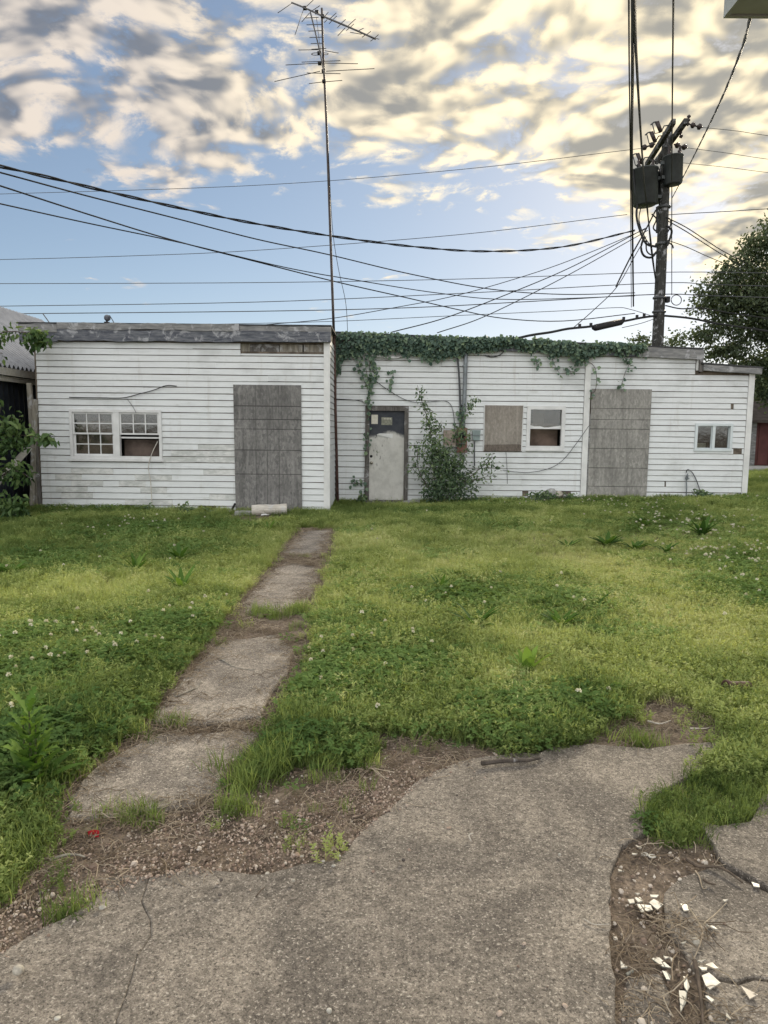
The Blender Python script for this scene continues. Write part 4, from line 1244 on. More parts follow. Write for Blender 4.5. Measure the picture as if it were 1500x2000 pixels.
for y, w_ in ((402, .2), (474, .16), (580, .18), (608, .2)):
    c = base.lerp(topp, (668 - y) / 410)
    MB().lathe(c - Vector((0, 0, .03)), (0, 0, 1), [(0, .16), (.02, .185), (.05, .185), (.07, .16)], 12).build('band', MAT['wire_grey'], up)
MB().box(pp(1299, 588).x, pp(1306, 588).x, YP - .1, YP + .05, pp(1300, 591).z, pp(1300, 580).z).build('terminal_box', MAT['black'], up)
def transformer(cx, ytop, ybot, rad, dy, label, lid=True):
    t_, b_ = pp(cx, ytop, dy), pp(cx + (1 if rad > .3 else 0), ybot, dy)
    tr = empty('pole_transformer', b_, label, 'transformer', 'transformers on the pole')
    h = (t_ - b_).length
    MB().lathe(b_, t_ - b_, [(0, rad * .80), (.03, rad * .9), (.05, rad * .9), (.06, rad * .95), (h * .95, rad), (h * .955, rad * 1.05), (h * .99, rad * 1.05), (h, rad * .95), (h * 1.03, rad * .5)], 24).build('tank', MAT['transformer'], tr, True)
    for a_ in (-.5, .45):
        q = t_ + Vector((a_ * rad, -.1, 0))
        MB().lathe(q - Vector((0, 0, .03)), (a_ * .3, 0, 1), [(0, .05), (.06, .06), (.08, .035), (.12, .055), (.15, .03), (.2, .04), (.24, .015)], 10).build('bushing', MAT['porcelain'], tr, True)
    for zf in (.25, .75):
        q = b_.lerp(t_, zf)
        s_ = 1 if cx < 1290 else -1
        MB().box(min(q.x, q.x + s_ * rad * 1.25), max(q.x, q.x + s_ * rad * 1.25), q.y - .05, q.y + .05, q.z - .04, q.z + .04).build('mounting_bracket', MAT['transformer'], tr)
    return tr
t1 = transformer(1259, 331, 402, .34, -.10, 'large grey transformer can on the left of the utility pole')
t2 = transformer(1314.5, 305, 361, .25, -.25, 'smaller grey transformer can on the right of the utility pole')
t3 = transformer(1279, 340, 397, .22, .30, 'dark transformer can wedged between the large one and the pole')
# tangle of jumper leads by the pole
jl = empty('jumper_tangle', pp(1275, 440), 'tangle of black jumper leads looping beside the utility pole', 'cable')
for pts in (((1247, 390), (1243, 420), (1250, 450), (1262, 476), (1283, 482)), ((1252, 404), (1248, 430), (1258, 460), (1270, 478), (1285, 483)), ((1265, 405), (1267, 440), (1273, 500), (1281, 552)), ((1258, 462), (1252, 485), (1258, 500), (1272, 503), (1282, 492)),
            ((1262, 468), (1263, 490), (1274, 498), (1285, 488)), ((1283, 404), (1284, 430), (1283, 455)), ((1273, 418), (1282, 428), (1276, 445), (1286, 455)), ((1300, 424), (1310, 430), (1308, 445), (1300, 460)), ((1302, 440), (1312, 452), (1303, 480)),
            ((1300, 470), (1312, 478), (1315, 485)), ((1237, 330), (1240, 370), (1245, 400)), ((1255, 345), (1248, 330), (1244, 322))):
    MB().tube(spline([pp(x, y, -.22) for x, y in pts], 14), random.choice((.014, .02, .03)), 5).build('lead', MAT['wire'], jl)
rgm = MB()
for cxy, rr_ in (((1321, 586), 10), ((1368, 606), 6)):
    rgm.tube([pp(cxy[0] + rr_ * math.cos(a_), cxy[1] + rr_ * math.sin(a_), -.3) for a_ in np.linspace(0, 2 * math.pi, 17)], .012, 5, cap=False)
rgm.build('coil', MAT['wire'], jl)

# ------------------------------------------------------------------ overhead wires (pixel, pixel, depth)
def wire(pts, r, label, mat='wire', twist=0.0, n=40, group='overhead wires', ext=0.0):
    P = spline([at(x, y, Y) for x, y, Y in pts], n)
    if ext:
        P.insert(0, P[0] + (P[0] - P[2]).normalized() * ext)       # runs on past the edge of the view
    if twist:
        mb_ = MB()
        L = [0.0]
        for a_, b_ in zip(P[:-1], P[1:]):
            L.append(L[-1] + (b_ - a_).length)
        Q = []
        m_ = int(L[-1] / 0.12)
        for i in range(m_ + 1):
            s = L[-1] * i / m_
            k = min(len(P) - 2, max(0, int(np.searchsorted(L, s)) - 1))
            Q.append(P[k].lerp(P[k + 1], (s - L[k]) / max(1e-6, L[k + 1] - L[k])))
        for ph in (0, math.pi):
            mb_.tube([q + Vector((0, math.cos(i * .5 + ph) * twist, math.sin(i * .5 + ph) * twist)) for i, q in enumerate(Q)], r, 5)
    else:
        mb_ = MB().tube(P, r, 5)
    o = mb_.build('overhead_wire', MAT[mat])
    fix_origin(o)
    return tag(o, label, 'wire', group)
wire([(-60, 313, 9.3), (0, 325, 9.8), (110, 350, 10.6), (200, 372, 11.3), (300, 395, 12.1), (400, 417, 12.9), (500, 437, 13.7), (640, 460, 14.8), (800, 481, 16.1), (950, 491, 17.3), (1100, 482, 18.6), (1240, 450, 19.8)], .013, 'thick twisted service cable sagging across the whole sky to the pole', twist=.014, n=66, ext=4.5)
wire([(-60, 322, 9.3), (0, 337, 9.8), (167, 382, 11.1), (333, 424, 12.4), (500, 467, 13.7), (640, 497, 14.8), (800, 535, 16), (960, 565, 17.3), (1100, 575, 18.5), (1240, 572, 19.8)], .012, 'second dark wire from the upper left, dipping under the twisted cable', n=54, ext=4.5)
wire([(-60, 345, 9.3), (0, 363, 9.8), (167, 417, 11.1), (333, 468, 12.4), (500, 511, 13.7), (650, 549, 15), (800, 583, 16.2), (900, 606, 17), (985, 622, 17.8), (1100, 627, 18.8), (1240, 612, 20)], .012, 'third dark wire from the left, lowest where it nears the pole', n=54, ext=4.5)
wire([(-60, 385, 9.3), (0, 398, 9.8), (167, 435, 11.1), (357, 475, 12.5), (560, 523, 14.2), (700, 548, 15.2), (860, 573, 16.5), (1000, 585, 17.6), (1240, 578, 19.8)], .010, 'thin wire that meets the third dark wire in mid sky', n=54, ext=4.5)
wire([(-200, 384, 22), (0, 379, 21.5), (500, 362, 20.8), (900, 331, 20.3), (1252, 290, 20.3)], .008, 'highest thin power line running left from the pole insulator', 'wire_grey')
wire([(-200, 510, 22), (0, 507, 21.6), (250, 500, 21.2), (500, 489, 20.9), (900, 458, 20.4), (1225, 419, 20)], .009, 'faint power line crossing behind the mast at half height', 'wire_grey')
wire([(-200, 554, 22), (0, 554, 22), (500, 552, 21.4), (900, 545, 20.8), (1282, 532, 20.2), (1500, 533, 20), (1700, 532, 20)], .010, 'long level line crossing the sky above the roofs, upper of three', 'wire_grey')
wire([(-200, 600, 22), (0, 598, 22), (500, 590, 21.4), (900, 573, 20.8), (1282, 553, 20.2), (1400, 556, 20), (1700, 565, 20)], .011, 'long level line crossing the sky above the roofs, middle of three', 'wire_grey')
wire([(-200, 615, 22), (0, 613, 22), (500, 608, 21.4), (800, 601, 21), (1050, 588, 20.6), (1282, 575, 20.2), (1400, 578, 20), (1700, 588, 20)], .013, 'long level line crossing the sky above the roofs, lowest of three', 'wire_grey')
wire([(380, 634, 22), (640, 628, 21.4), (900, 616, 20.8), (1100, 607, 20.4), (1200, 601, 20.2), (1230, 604, 20.1), (1282, 620, 20)], .009, 'thin line skimming just over the shed roofs', 'wire_grey')
wire([(520, 634, 19), (640, 623, 19.2), (770, 601, 19.4), (900, 575, 19.6), (1050, 531, 19.8), (1150, 494, 19.9), (1260, 448, 20)], .010, 'long drop wire rising gently from the left shed roof to the pole')
wire([(764, 649, 16.5), (872, 620, 17.3), (1000, 571, 18.3), (1100, 529, 19.1), (1180, 489, 19.6), (1262, 445, 20)], .012, 'middle drop wire slanting from the vine roof up to the pole')
wire([(854, 650, 16), (942, 620, 17), (1060, 563, 18), (1150, 515, 19), (1265, 450, 20)], .011, 'steepest drop wire slanting from the vine roof up to the pole')
wire([(1120, 640, 18.5), (1160, 605, 19), (1205, 560, 19.5), (1240, 500, 19.8), (1262, 462, 20)], .011, 'wire bending down from the pole leads to the roof')
wire([(1203, 560, 19.5), (1230, 505, 19.7), (1258, 455, 19.8), (1281, 410, 20)], .020, 'stout straight lead slanting under the transformers', n=8)
wire([(960, 674, 16.6), (1030, 656, 17.2), (1075, 649, 17.6), (1110, 642, 18), (1160, 637, 18.5), (1215, 628, 19.2), (1250, 621, 19.6), (1280, 617, 19.9), (1300, 617, 20), (1350, 622, 20.5), (1400, 632, 21), (1500, 647, 22), (1640, 670, 23)], .030, 'heavy black telephone cable strung low past the pole foot', n=44)
sp = empty('splice_case', at(1187, 635, 18.8), 'fat black splice case on the heavy telephone cable', 'splice case')
MB().tube([at(1158, 641, 18.45), at(1163, 640, 18.5), at(1212, 629, 19.15), at(1217, 628, 19.2)], [.04, .085, .085, .04], 10).build('sleeve', MAT['black'], sp, True)
for x, y, Y in ((1132, 640, 18.2), (1154, 638, 18.4), (1218, 626, 19.2), (1244, 622, 19.6), (1258, 619, 19.7)):
    c = at(x, y, Y)
    MB().box(c.x - .03, c.x + .03, c.y - .03, c.y + .03, c.z - .02, c.z + .09).build('clip', MAT['black'], sp)
wire([(1215, 640, 19), (1250, 632, 19.5), (1280, 622, 20)], .009, 'slack wire hanging under the splice case')
wire([(1227, -160, 5.2), (1228, 0, 6.8), (1229, 150, 8.9), (1231, 330, 12.6), (1233, 600, 20)], .009, 'thin vertical wire at the left of the overhead bundle', n=32, ext=4.5)
wire([(1236, -160, 5.2), (1236, 0, 6.8), (1235, 150, 8.9), (1234, 330, 12.6), (1237, 598, 20)], .020, 'thick vertical cable running overhead towards the pole', n=32, ext=4.5)
wire([(1239, -160, 5.2), (1239, 0, 6.8), (1243, 120, 8.4), (1254, 300, 12.4), (1262, 392, 16), (1281, 553, 20)], .016, 'cable diverging from the vertical bundle towards the transformers', n=32, ext=4.5)
wire([(1315, -160, 5.4), (1315, 0, 6.9), (1313, 200, 10), (1312, 400, 14.8), (1312, 576, 20)], .010, 'lone vertical wire passing in front of the cross-arms', n=32, ext=4.5)
wire([(1466, 33, 4.23), (1445, 105, 5.6), (1400, 213, 8.5), (1345, 325, 14), (1312, 388, 19.8)], .008, 'twisted service wire from the near eave to the pole', twist=.008, n=36)
wire([(1372, 249, 19), (1440, 256, 19.3), (1500, 265, 19.6), (1700, 292, 20.5)], .007, 'faint line leaving the top insulator to the right', 'wire_grey')
wire([(1343, 289, 20), (1420, 299, 20.3), (1500, 311, 20.6), (1700, 338, 21.5)], .007, 'faint line leaving the lower insulator to the right', 'wire_grey')
wire([(1332, 318, 20), (1420, 327, 20.3), (1500, 337, 20.6), (1700, 360, 21.5)], .007, 'faint line leaving the smaller transformer to the right', 'wire_grey')
wire([(1300, 420, 20), (1345, 417, 20.2), (1420, 413, 20.5), (1500, 408, 20.8), (1700, 398, 21.6)], .010, 'dark line rising slightly to the right below the transformers')
wire([(1300, 424, 20), (1340, 444, 20.5), (1380, 470, 21.2), (1415, 492, 22), (1460, 515, 23)], .014, 'upper of two drop wires running right into the tree')
wire([(1300, 429, 20), (1340, 452, 20.5), (1380, 478, 21.2), (1415, 500, 22), (1460, 526, 23)], .014, 'lower of two drop wires running right into the tree')
wire([(1300, 468, 20), (1340, 482, 20.5), (1380, 500, 21.2), (1420, 517, 22), (1460, 535, 23)], .011, 'lone drop wire running right into the tree below the pair')
wire([(1300, 597, 20), (1330, 603, 20.3), (1370, 602, 20.6), (1430, 612, 21), (1500, 622, 21.6)], .018, 'dark cable with slack running right from the pole foot')

# ------------------------------------------------------------------ scattering (one object of "stuff" per kind of plant)
def attr(me, name, typ, data, domain='POINT'):
    a_ = me.attributes.new(name, typ, domain)
    a_.data.foreach_set('vector' if typ == 'FLOAT_VECTOR' else 'value', np.ascontiguousarray(data).ravel())
def scatter(name, protos, P, rot, scl, idx, tint, label):
    me = bpy.data.meshes.new(name)
    me.from_pydata([tuple(p) for p in P], [], [])
    attr(me, 'rot', 'FLOAT_VECTOR', rot.astype(np.float32))
    attr(me, 'scl', 'FLOAT', scl.astype(np.float32))
    attr(me, 'pick', 'INT', idx.astype(np.int32))
    attr(me, 'tint', 'FLOAT', tint.astype(np.float32))
    o = bpy.data.objects.new(name, me)
    COL.objects.link(o)
    ng = bpy.data.node_groups.new(name, 'GeometryNodeTree')
    ng.interface.new_socket('Geometry', in_out='INPUT', socket_type='NodeSocketGeometry')
    ng.interface.new_socket('Geometry', in_out='OUTPUT', socket_type='NodeSocketGeometry')
    N, Lk = ng.nodes, ng.links
    gi, go = N.new('NodeGroupInput'), N.new('NodeGroupOutput')
    ip = N.new('GeometryNodeInstanceOnPoints')
    jn = N.new('GeometryNodeJoinGeometry')
    for p in protos:
        oi = N.new('GeometryNodeObjectInfo')
        oi.inputs['Object'].default_value = p
        oi.inputs['As Instance'].default_value = True
        Lk.new(oi.outputs['Geometry'], jn.inputs[0])
    def named(nm, dt):
        q = N.new('GeometryNodeInputNamedAttribute')
        q.data_type = dt
        q.inputs['Name'].default_value = nm
        return q.outputs['Attribute']
    e2r = N.new('FunctionNodeEulerToRotation')
    Lk.new(named('rot', 'FLOAT_VECTOR'), e2r.inputs[0])
    Lk.new(gi.outputs[0], ip.inputs['Points'])
    Lk.new(jn.outputs[0], ip.inputs['Instance'])
    ip.inputs['Pick Instance'].default_value = True
    Lk.new(named('pick', 'INT'), ip.inputs['Instance Index'])
    Lk.new(e2r.outputs[0], ip.inputs['Rotation'])
    Lk.new(named('scl', 'FLOAT'), ip.inputs['Scale'])
    Lk.new(ip.outputs[0], go.inputs[0])
    md = o.modifiers.new('scatter', 'NODES')
    md.node_group = ng
    tag(o, label, kind='stuff')
    return o
def proto(mb, name, mat):
    me = mb.mesh(name)
    me.materials.append(mat)
    return bpy.data.objects.new(name, me)           # not linked: it only feeds the scatter

MAT['weed'] = leafmat('weed_leaf', [(0.0, (0.080, 0.130, 0.042)), (0.35, (0.235, 0.315, 0.108)), (0.7, (0.49, 0.56, 0.225)), (1.0, (0.68, 0.70, 0.38))], 0.45)
MAT['clover'] = leafmat('clover_leaf', [(0.0, (0.065, 0.130, 0.044)), (0.6, (0.175, 0.275, 0.088)), (1.0, (0.33, 0.44, 0.16))], 0.38)
MAT['straw'] = leafmat('straw', [(0.0, (0.10, 0.075, 0.055)), (0.5, (0.27, 0.215, 0.155)), (1.0, (0.50, 0.43, 0.33))], 0.10, 0.7)
MAT['petal'] = leafmat('clover_flower', [(0.0, (0.55, 0.52, 0.42)), (1.0, (0.80, 0.78, 0.68))], 0.25, 0.7)
MAT['gravel'] = leafmat('gravel_stone', [(0.0, (0.10, 0.075, 0.06)), (0.45, (0.33, 0.25, 0.20)), (0.8, (0.50, 0.415, 0.345)), (1.0, (0.70, 0.65, 0.57))], 0.0, 0.8)

rp = random.Random(5)
def blade(mb, x, y, h, w, lean, az, segs=3, curve=1.0):
    dx_, dy_ = math.cos(az), math.sin(az)
    sx, sy = -dy_, dx_
    v, f = [], []
    for i in range(segs):
        t = i / segs
        o_ = lean * h * t ** 1.8 * curve
        ww = w * (1 - t * 0.65) / 2
        v += [(x + dx_ * o_ - sx * ww, y + dy_ * o_ - sy * ww, h * t * (1 - .25 * lean * t)), (x + dx_ * o_ + sx * ww, y + dy_ * o_ + sy * ww, h * t * (1 - .25 * lean * t))]
    v.append((x + dx_ * lean * h * curve, y + dy_ * lean * h * curve, h * (1 - .25 * lean)))
    for i in range(segs - 1):
        f.append((2 * i, 2 * i + 1, 2 * i + 3, 2 * i + 2))
    f.append((2 * segs - 2, 2 * segs - 1, 2 * segs))
    mb.add(v, f)
def grass_proto(n, R_, hmin, hmax, w):
    mb_ = MB()
    for _ in range(n):
        r_, a_ = R_ * math.sqrt(rp.random()), rp.uniform(0, 6.283)
        blade(mb_, r_ * math.cos(a_), r_ * math.sin(a_), rp.uniform(hmin, hmax), w * rp.uniform(.7, 1.2), rp.uniform(.1, .9), rp.uniform(0, 6.283))
    return mb_
def weed_proto(n, R_, hmax):
    """low sprawling weed: thin stems with whorls of tiny leaves"""
    mb_ = MB()
    for _ in range(n):
        r_, a_ = R_ * math.sqrt(rp.random()), rp.uniform(0, 6.283)
        h = hmax * rp.uniform(.45, 1)
        lx, ly = rp.uniform(-.5, .5), rp.uniform(-.5, .5)
        x, y = r_ * math.cos(a_), r_ * math.sin(a_)
        blade(mb_, x, y, h, .0025, 0.4, math.atan2(ly, lx), 2)
        m_ = rp.randint(4, 6)
        for k in range(m_):
            t = .25 + .75 * k / (m_ - 1)
            cx, cy, cz = x + lx * h * t * t * .7, y + ly * h * t * t * .7, h * t * .95
            for q in range(3):
                az = rp.uniform(0, 6.283)
                L_ = rp.uniform(.010, .022)
                w_ = L_ * .42
                dx_, dy_, dz_ = math.cos(az), math.sin(az), rp.uniform(-.2, .8)
                sx, sy = -dy_ * w_ / 2, dx_ * w_ / 2
                mb_.add([(cx, cy, cz), (cx + dx_ * L_ * .5 + sx, cy + dy_ * L_ * .5 + sy, cz + dz_ * L_ * .5), (cx + dx_ * L_, cy + dy_ * L_, cz + dz_ * L_), (cx + dx_ * L_ * .5 - sx, cy + dy_ * L_ * .5 - sy, cz + dz_ * L_ * .5)], [(0, 1, 2, 3)])
    return mb_
def clover_proto(n, R_, hmax, s=.014):
    mb_ = MB()
    for _ in range(n):
        r_, a_ = R_ * math.sqrt(rp.random()), rp.uniform(0, 6.283)
        x, y, h = r_ * math.cos(a_), r_ * math.sin(a_), hmax * rp.uniform(.5, 1)
        blade(mb_, x, y, h, .0025, 0.05, 0, 1)
        tx_, ty_ = rp.uniform(-.5, .5), rp.uniform(-.5, .5)
        a0 = rp.uniform(0, 6.283)
        for q in range(3):
            az = a0 + q * 2.094
            ca, sa = math.cos(az), math.sin(az)
            pts = []
            for (u_, v_) in ((0, 0), (.45, .48), (1.0, .42), (1.12, 0), (1.0, -.42), (.45, -.48)):
                px_, py_ = (ca * u_ - sa * v_) * s, (sa * u_ + ca * v_) * s
                pts.append((x + px_, y + py_, h + px_ * tx_ + py_ * ty_ + abs(v_) * s * .25))
            mb_.add(pts, [(0, 1, 2, 3), (0, 3, 4, 5)])
    return mb_
P_GRASS = [proto(grass_proto(26, .06, .05, .12, .0042), 'grass_tuft', MAT['weed']) for _ in range(3)]
P_WEED = [proto(weed_proto(15, .075, .10), 'weed_tuft', MAT['weed']) for _ in range(4)]
P_CLOV = [proto(clover_proto(20, .085, .085), 'clover_tuft', MAT['clover']) for _ in range(3)]
def flower_proto():
    mb_ = MB()
    h = rp.uniform(.10, .135)
    pass
    for k in range(26):
        u_, a_ = rp.uniform(-.5, 1), rp.uniform(0, 6.283)
        q = math.sqrt(max(0, 1 - u_ * u_))
        dv = Vector((q * math.cos(a_), q * math.sin(a_), u_))
        c = Vector((0, 0, h)) + dv * .004
        s_ = dv.orthogonal().normalized() * .0032
        mb_.add([c - s_, c + s_, c + dv * .010 + s_ * .6, c + dv * .010 - s_ * .6], [(0, 1, 2, 3)])
    return mb_
P_FLOW = [proto(flower_proto(), 'clover_flower', MAT['petal']) for _ in range(3)]
def straw_proto():
    mb_ = MB()
    for _ in range(5):
        L_ = rp.uniform(.03, .12)
        az = rp.uniform(0, 6.283)
        x, y = rp.uniform(-.04, .04), rp.uniform(-.04, .04)
        pts = [(x + math.cos(az + .35 * (t - .5)) * L_ * t, y + math.sin(az + .35 * (t - .5)) * L_ * t, .004 + .02 * math.sin(3.1 * t) * rp.random()) for t in (0, .35, .7, 1)]
        mb_.tube(pts, rp.uniform(.0009, .0019), 3, cap=False)
    return mb_
P_STRAW = [proto(straw_proto(), 'straw_wisp', MAT['straw']) for _ in range(5)]
def pebble_proto(flat=.6):
    mb_ = MB()
    rs = [rp.uniform(.7, 1.15) for _ in range(6)]
    v = [(0, 0, -flat)]
    for z_, q in ((-.35 * flat, .85), (.4 * flat, .8)):
        for k in range(6):
            a_ = k * 1.047 + z_
            v.append((math.cos(a_) * q * rs[k], math.sin(a_) * q * rs[(k + 1) % 6], z_ + rp.uniform(-.1, .1)))
    v.append((rp.uniform(-.2, .2), rp.uniform(-.2, .2), flat))
    f = [(0, 1 + (k + 1) % 6, 1 + k) for k in range(6)] + [(1 + k, 1 + (k + 1) % 6, 7 + (k + 1) % 6, 7 + k) for k in range(6)] + [(7 + k, 7 + (k + 1) % 6, 13) for k in range(6)]
    return mb_.add(v, f)
P_PEB = [proto(pebble_proto(rp.uniform(.4, .8)), 'gravel_stone', MAT['gravel']) for _ in range(5)]

# ---- where things grow
def bare_mask(x, y):
    """0 where the lawn grows, 1 on concrete, 2 on bare soil, 3 under buildings"""
    out = np.zeros(x.shape, int)
    for p in DIRT_G:
        w_ = 0.05 * (vnoise(x, y, 9, 3) - .5)
        out[in_poly(x + w_, y + w_, p)] = 2
    for p in PATH_G:
        out[in_poly(x, y, p) & (dist_poly(x, y, p) > 0.015)] = 1
    for p in SLAB_G:
        out[in_poly(x, y, p)] = 1
    out[(x > XL0 - .05) & (x < XL1 + .02) & (y > YL - .03)] = 3
    out[(x > XM0) & (x < XM1 + .03) & (y > YM - .04) & (y < 20.1)] = 3
    out[(x < -7.15) & (y > 11) & (y < 19.6)] = 3
    out[(x > 9) & (y > 23.4) & (y < 25.5)] = 1
    return out
def blob(x, y, spots):
    s = np.zeros(x.shape)
    for px_, py_, r_ in spots:
        g_ = gnd(px_, py_)
        s = np.maximum(s, np.exp(-((x - g_.x) ** 2 + ((y - g_.y) * .8) ** 2) / (r_ * r_)))
    return s
CLOVER = [(330, 1230, .42), (230, 1270, .40), (60, 1250, .35), (60, 1330, .30), (640, 1330, .34), (700, 1290, .28), (940, 1170, .55), (1080, 1180, .55), (1440, 1110, .8), (1480, 1160, .6), (300, 1040, .9), (90, 1100, .6), (1120, 1390, .20), (1010, 1390, .26), (800, 1300, .3), (1350, 1050, 1.0), (350, 1080, .5), (30, 1480, .4)]
DARK = [(850, 1170, .4), (300, 1030, 1.2), (120, 1050, 1.3), (40, 1450, .6), (120, 1400, .5), (1190, 1380, .25), (520, 1010, .5), (700, 1000, .6), (1300, 985, .8), (1100, 985, .8), (560, 1450, .3), (540, 1205, .22)]
LIME = [(1250, 1200, 1.0), (1050, 1250, .5), (700, 1160, 1.0), (900, 1100, 1.4), (1150, 1130, 1.4), (500, 1130, .8), (250, 1150, .9), (1400, 1240, .6), (640, 1060, 1.2), (200, 1500, .2), (1000, 1320, .3)]
TAN = [(1180, 1068, .9), (1290, 1075, .9), (1050, 1060, .9), (1350, 1050, .8), (1120, 1090, .6)]
def candidates():
    X, Y = [], []
    for y0, y1, dens_ in ((1.3, 4.0, 950), (4.0, 6.0, 700), (6.0, 9.0, 450), (9.0, 15.2, 290), (15.2, 24.0, 120)):
        w_ = y1 * .56 + 1.6
        n_ = int(dens_ * (y1 - y0) * 2 * w_)
        x = RNG.uniform(-w_, w_, n_)
        y = RNG.uniform(y0, y1, n_)
        k = np.abs(x) < y * .56 + 1.6
        if y0 > 15:
            k &= (x > 6.0) | (x < -6.0)
        X.append(x[k]); Y.append(y[k])
    return np.concatenate(X), np.concatenate(Y)
gx, gy = candidates()
bm = bare_mask(gx, gy)
dirt_d = np.min([dist_poly(gx, gy, p) for p in DIRT_G], 0)
slab_d = np.min([dist_poly(gx, gy, p) for p in SLAB_G], 0)
keep = ((bm == 0) & ((slab_d > .03) | (gy > 2.6))) | ((bm == 2) & (slab_d > .12) & (RNG.random(gx.shape) < 0.02 + .22 * np.exp(-dirt_d / .05)))
# the worn strip of the path: only the tufts set later grow between its slabs
STRIP = gpoly([(128, 1606), (193, 1494), (283, 1446), (298, 1415), (330, 1358), (390, 1290), (422, 1252), (470, 1190), (515, 1131), (543, 1096), (561, 1068), (590, 1033), (648, 1033), (645, 1080), (628, 1120), (603, 1172), (590, 1205), (592, 1240), (580, 1275), (566, 1320), (524, 1400), (507, 1432), (456, 1495), (430, 1555), (300, 1590)])
sd_ = dist_poly(gx, gy, STRIP)
in_s = in_poly(gx, gy, STRIP)
keep &= ~(in_s & (RNG.random(gx.shape) < .97)) & ~(~in_s & (sd_ < .05 + .05 * vnoise(gx, gy, 4, 31)) & (RNG.random(gx.shape) < .9))
# thin out on the worn path edges
pd = np.min([dist_poly(gx, gy, p) for p in PATH_G], 0)
mid_path = (vnoise(gx, gy, 5, 9) < .5) & (pd < .07)
keep &= ~mid_path
# trodden ground before the boarded doorway and the door
keep &= ~((np.hypot(gx - at(527, 1000, YL).x, (gy - YL + .75) * 1.0) < .72) & (RNG.random(gx.shape) < .88))
keep &= ~((np.hypot(gx - .05, (gy - YM + .25) * 1.6) < .55) & (RNG.random(gx.shape) < .85))
# the worn joints between path slabs hold only wisps
JOINT = [gpoly([(300, 1438), (302, 1412), (380, 1420), (513, 1408), (506, 1428), (373, 1436)]), gpoly([(440, 1253), (473, 1192), (500, 1205), (500, 1230)]), gpoly([(548, 1086), (560, 1101), (624, 1112), (627, 1084)]), gpoly([(417, 1267), (470, 1192), (430, 1230)])]
for jp in JOINT:
    keep &= ~(in_poly(gx, gy, jp) & (RNG.random(gx.shape) < .85))
gx, gy, bm = gx[keep], gy[keep], bm[keep]
gh = gz(gx, gy)
cl = np.maximum(blob(gx, gy, CLOVER), .35 * (vnoise(gx, gy, .9, 1) > .68))
dk, lm, tn = blob(gx, gy, DARK), blob(gx, gy, LIME), blob(gx, gy, TAN)
n_ = len(gx)
patch = vnoise(gx, gy, 1.1, 4) * .5 + vnoise(gx, gy, 3.1, 5) * .5
is_cl = RNG.random(n_) < cl * .85
tint = np.clip(.48 - .15 * (gy < 3.6) - .16 * ((gx > 1) & (gy < 3.2)) + .30 * lm - .22 * dk + .50 * (patch - .5) + .22 * tn + RNG.normal(0, .13, n_), 0.02, 1)
dist_ = np.hypot(gx, gy)
hs = (.80 + .35 * vnoise(gx, gy, 2.2, 6) + .35 * dk * (gy < 9)) * np.where(tn > .4, .65, 1.0)
edge_tall = np.exp(-np.abs(gy - YM + .25) / .18) * (gx > XL1) + np.exp(-np.abs(gy - YL + .25) / .2) * (gx < XL1)
low_side = np.clip(1 - dist_poly(gx, gy, STRIP) / .35, 0, 1)
hs = hs * (1 - .30 * low_side)
hs = hs * np.where((gx > 1.0) & (gy < 3.2), .72, 1.0)
hs = hs * (1 + .35 * edge_tall * vnoise(gx, gy, 3, 8))
hs = hs * np.where(gy > 9, 1.12, 1.0) * RNG.uniform(.75, 1.25, n_) * np.where(bm == 2, .6, 1)
rot = np.stack([RNG.normal(0, .16, n_), RNG.normal(0, .16, n_), RNG.uniform(0, 6.283, n_)], 1)
P = np.stack([gx, gy, gh - .004], 1)
bladey = RNG.random(n_) < np.clip(.30 + .4 * dk + .35 * (vnoise(gx, gy, 1.6, 12) > .62), 0, .85)
a_ = ~is_cl & ~bladey
scatter('weed_cover', P_WEED, P[a_], rot[a_], hs[a_], RNG.integers(0, 4, a_.sum()), tint[a_], 'low yellow-green weeds covering most of the yard')
a_ = ~is_cl & bladey
scatter('grass', P_GRASS, P[a_], rot[a_], hs[a_] * 1.05, RNG.integers(0, 3, a_.sum()), np.clip(tint[a_] - .08, 0, 1), 'short ragged grass blades across the yard')
a_ = is_cl
scatter('clover', P_CLOV, P[a_], rot[a_], hs[a_] * .95, RNG.integers(0, 3, a_.sum()), np.clip(tint[a_] + .1, 0, 1), 'dark green clover patches in the yard')
# clover blossom
fl = RNG.random(n_) < np.where(is_cl, .055, .0015) * np.where((gx > 3) & (gy > 8), 1.7, 1.0) * (blob(gx, gy, [(330, 1210, .5), (220, 1260, .45), (650, 1310, .38), (40, 1330, .35), (720, 1275, .3), (1400, 1040, 2.0), (1300, 1010, 2.2), (1450, 1110, 1.2), (230, 1030, .8), (100, 1260, .5), (800, 1190, .4)]) * 1.4 + .1)
Pf = P[fl] + np.stack([RNG.normal(0, .04, fl.sum()), RNG.normal(0, .04, fl.sum()), np.zeros(fl.sum())], 1)
fs = np.where(Pf[:, 1] > 8, 1.15, 1.1) * RNG.uniform(.8, 1.2, fl.sum())
scatter('clover_blossom', P_FLOW, Pf, rot[fl], fs, RNG.integers(0, 3, fl.sum()), RNG.uniform(0.3, 1, fl.sum()), 'small white clover blossoms dotted over the yard')
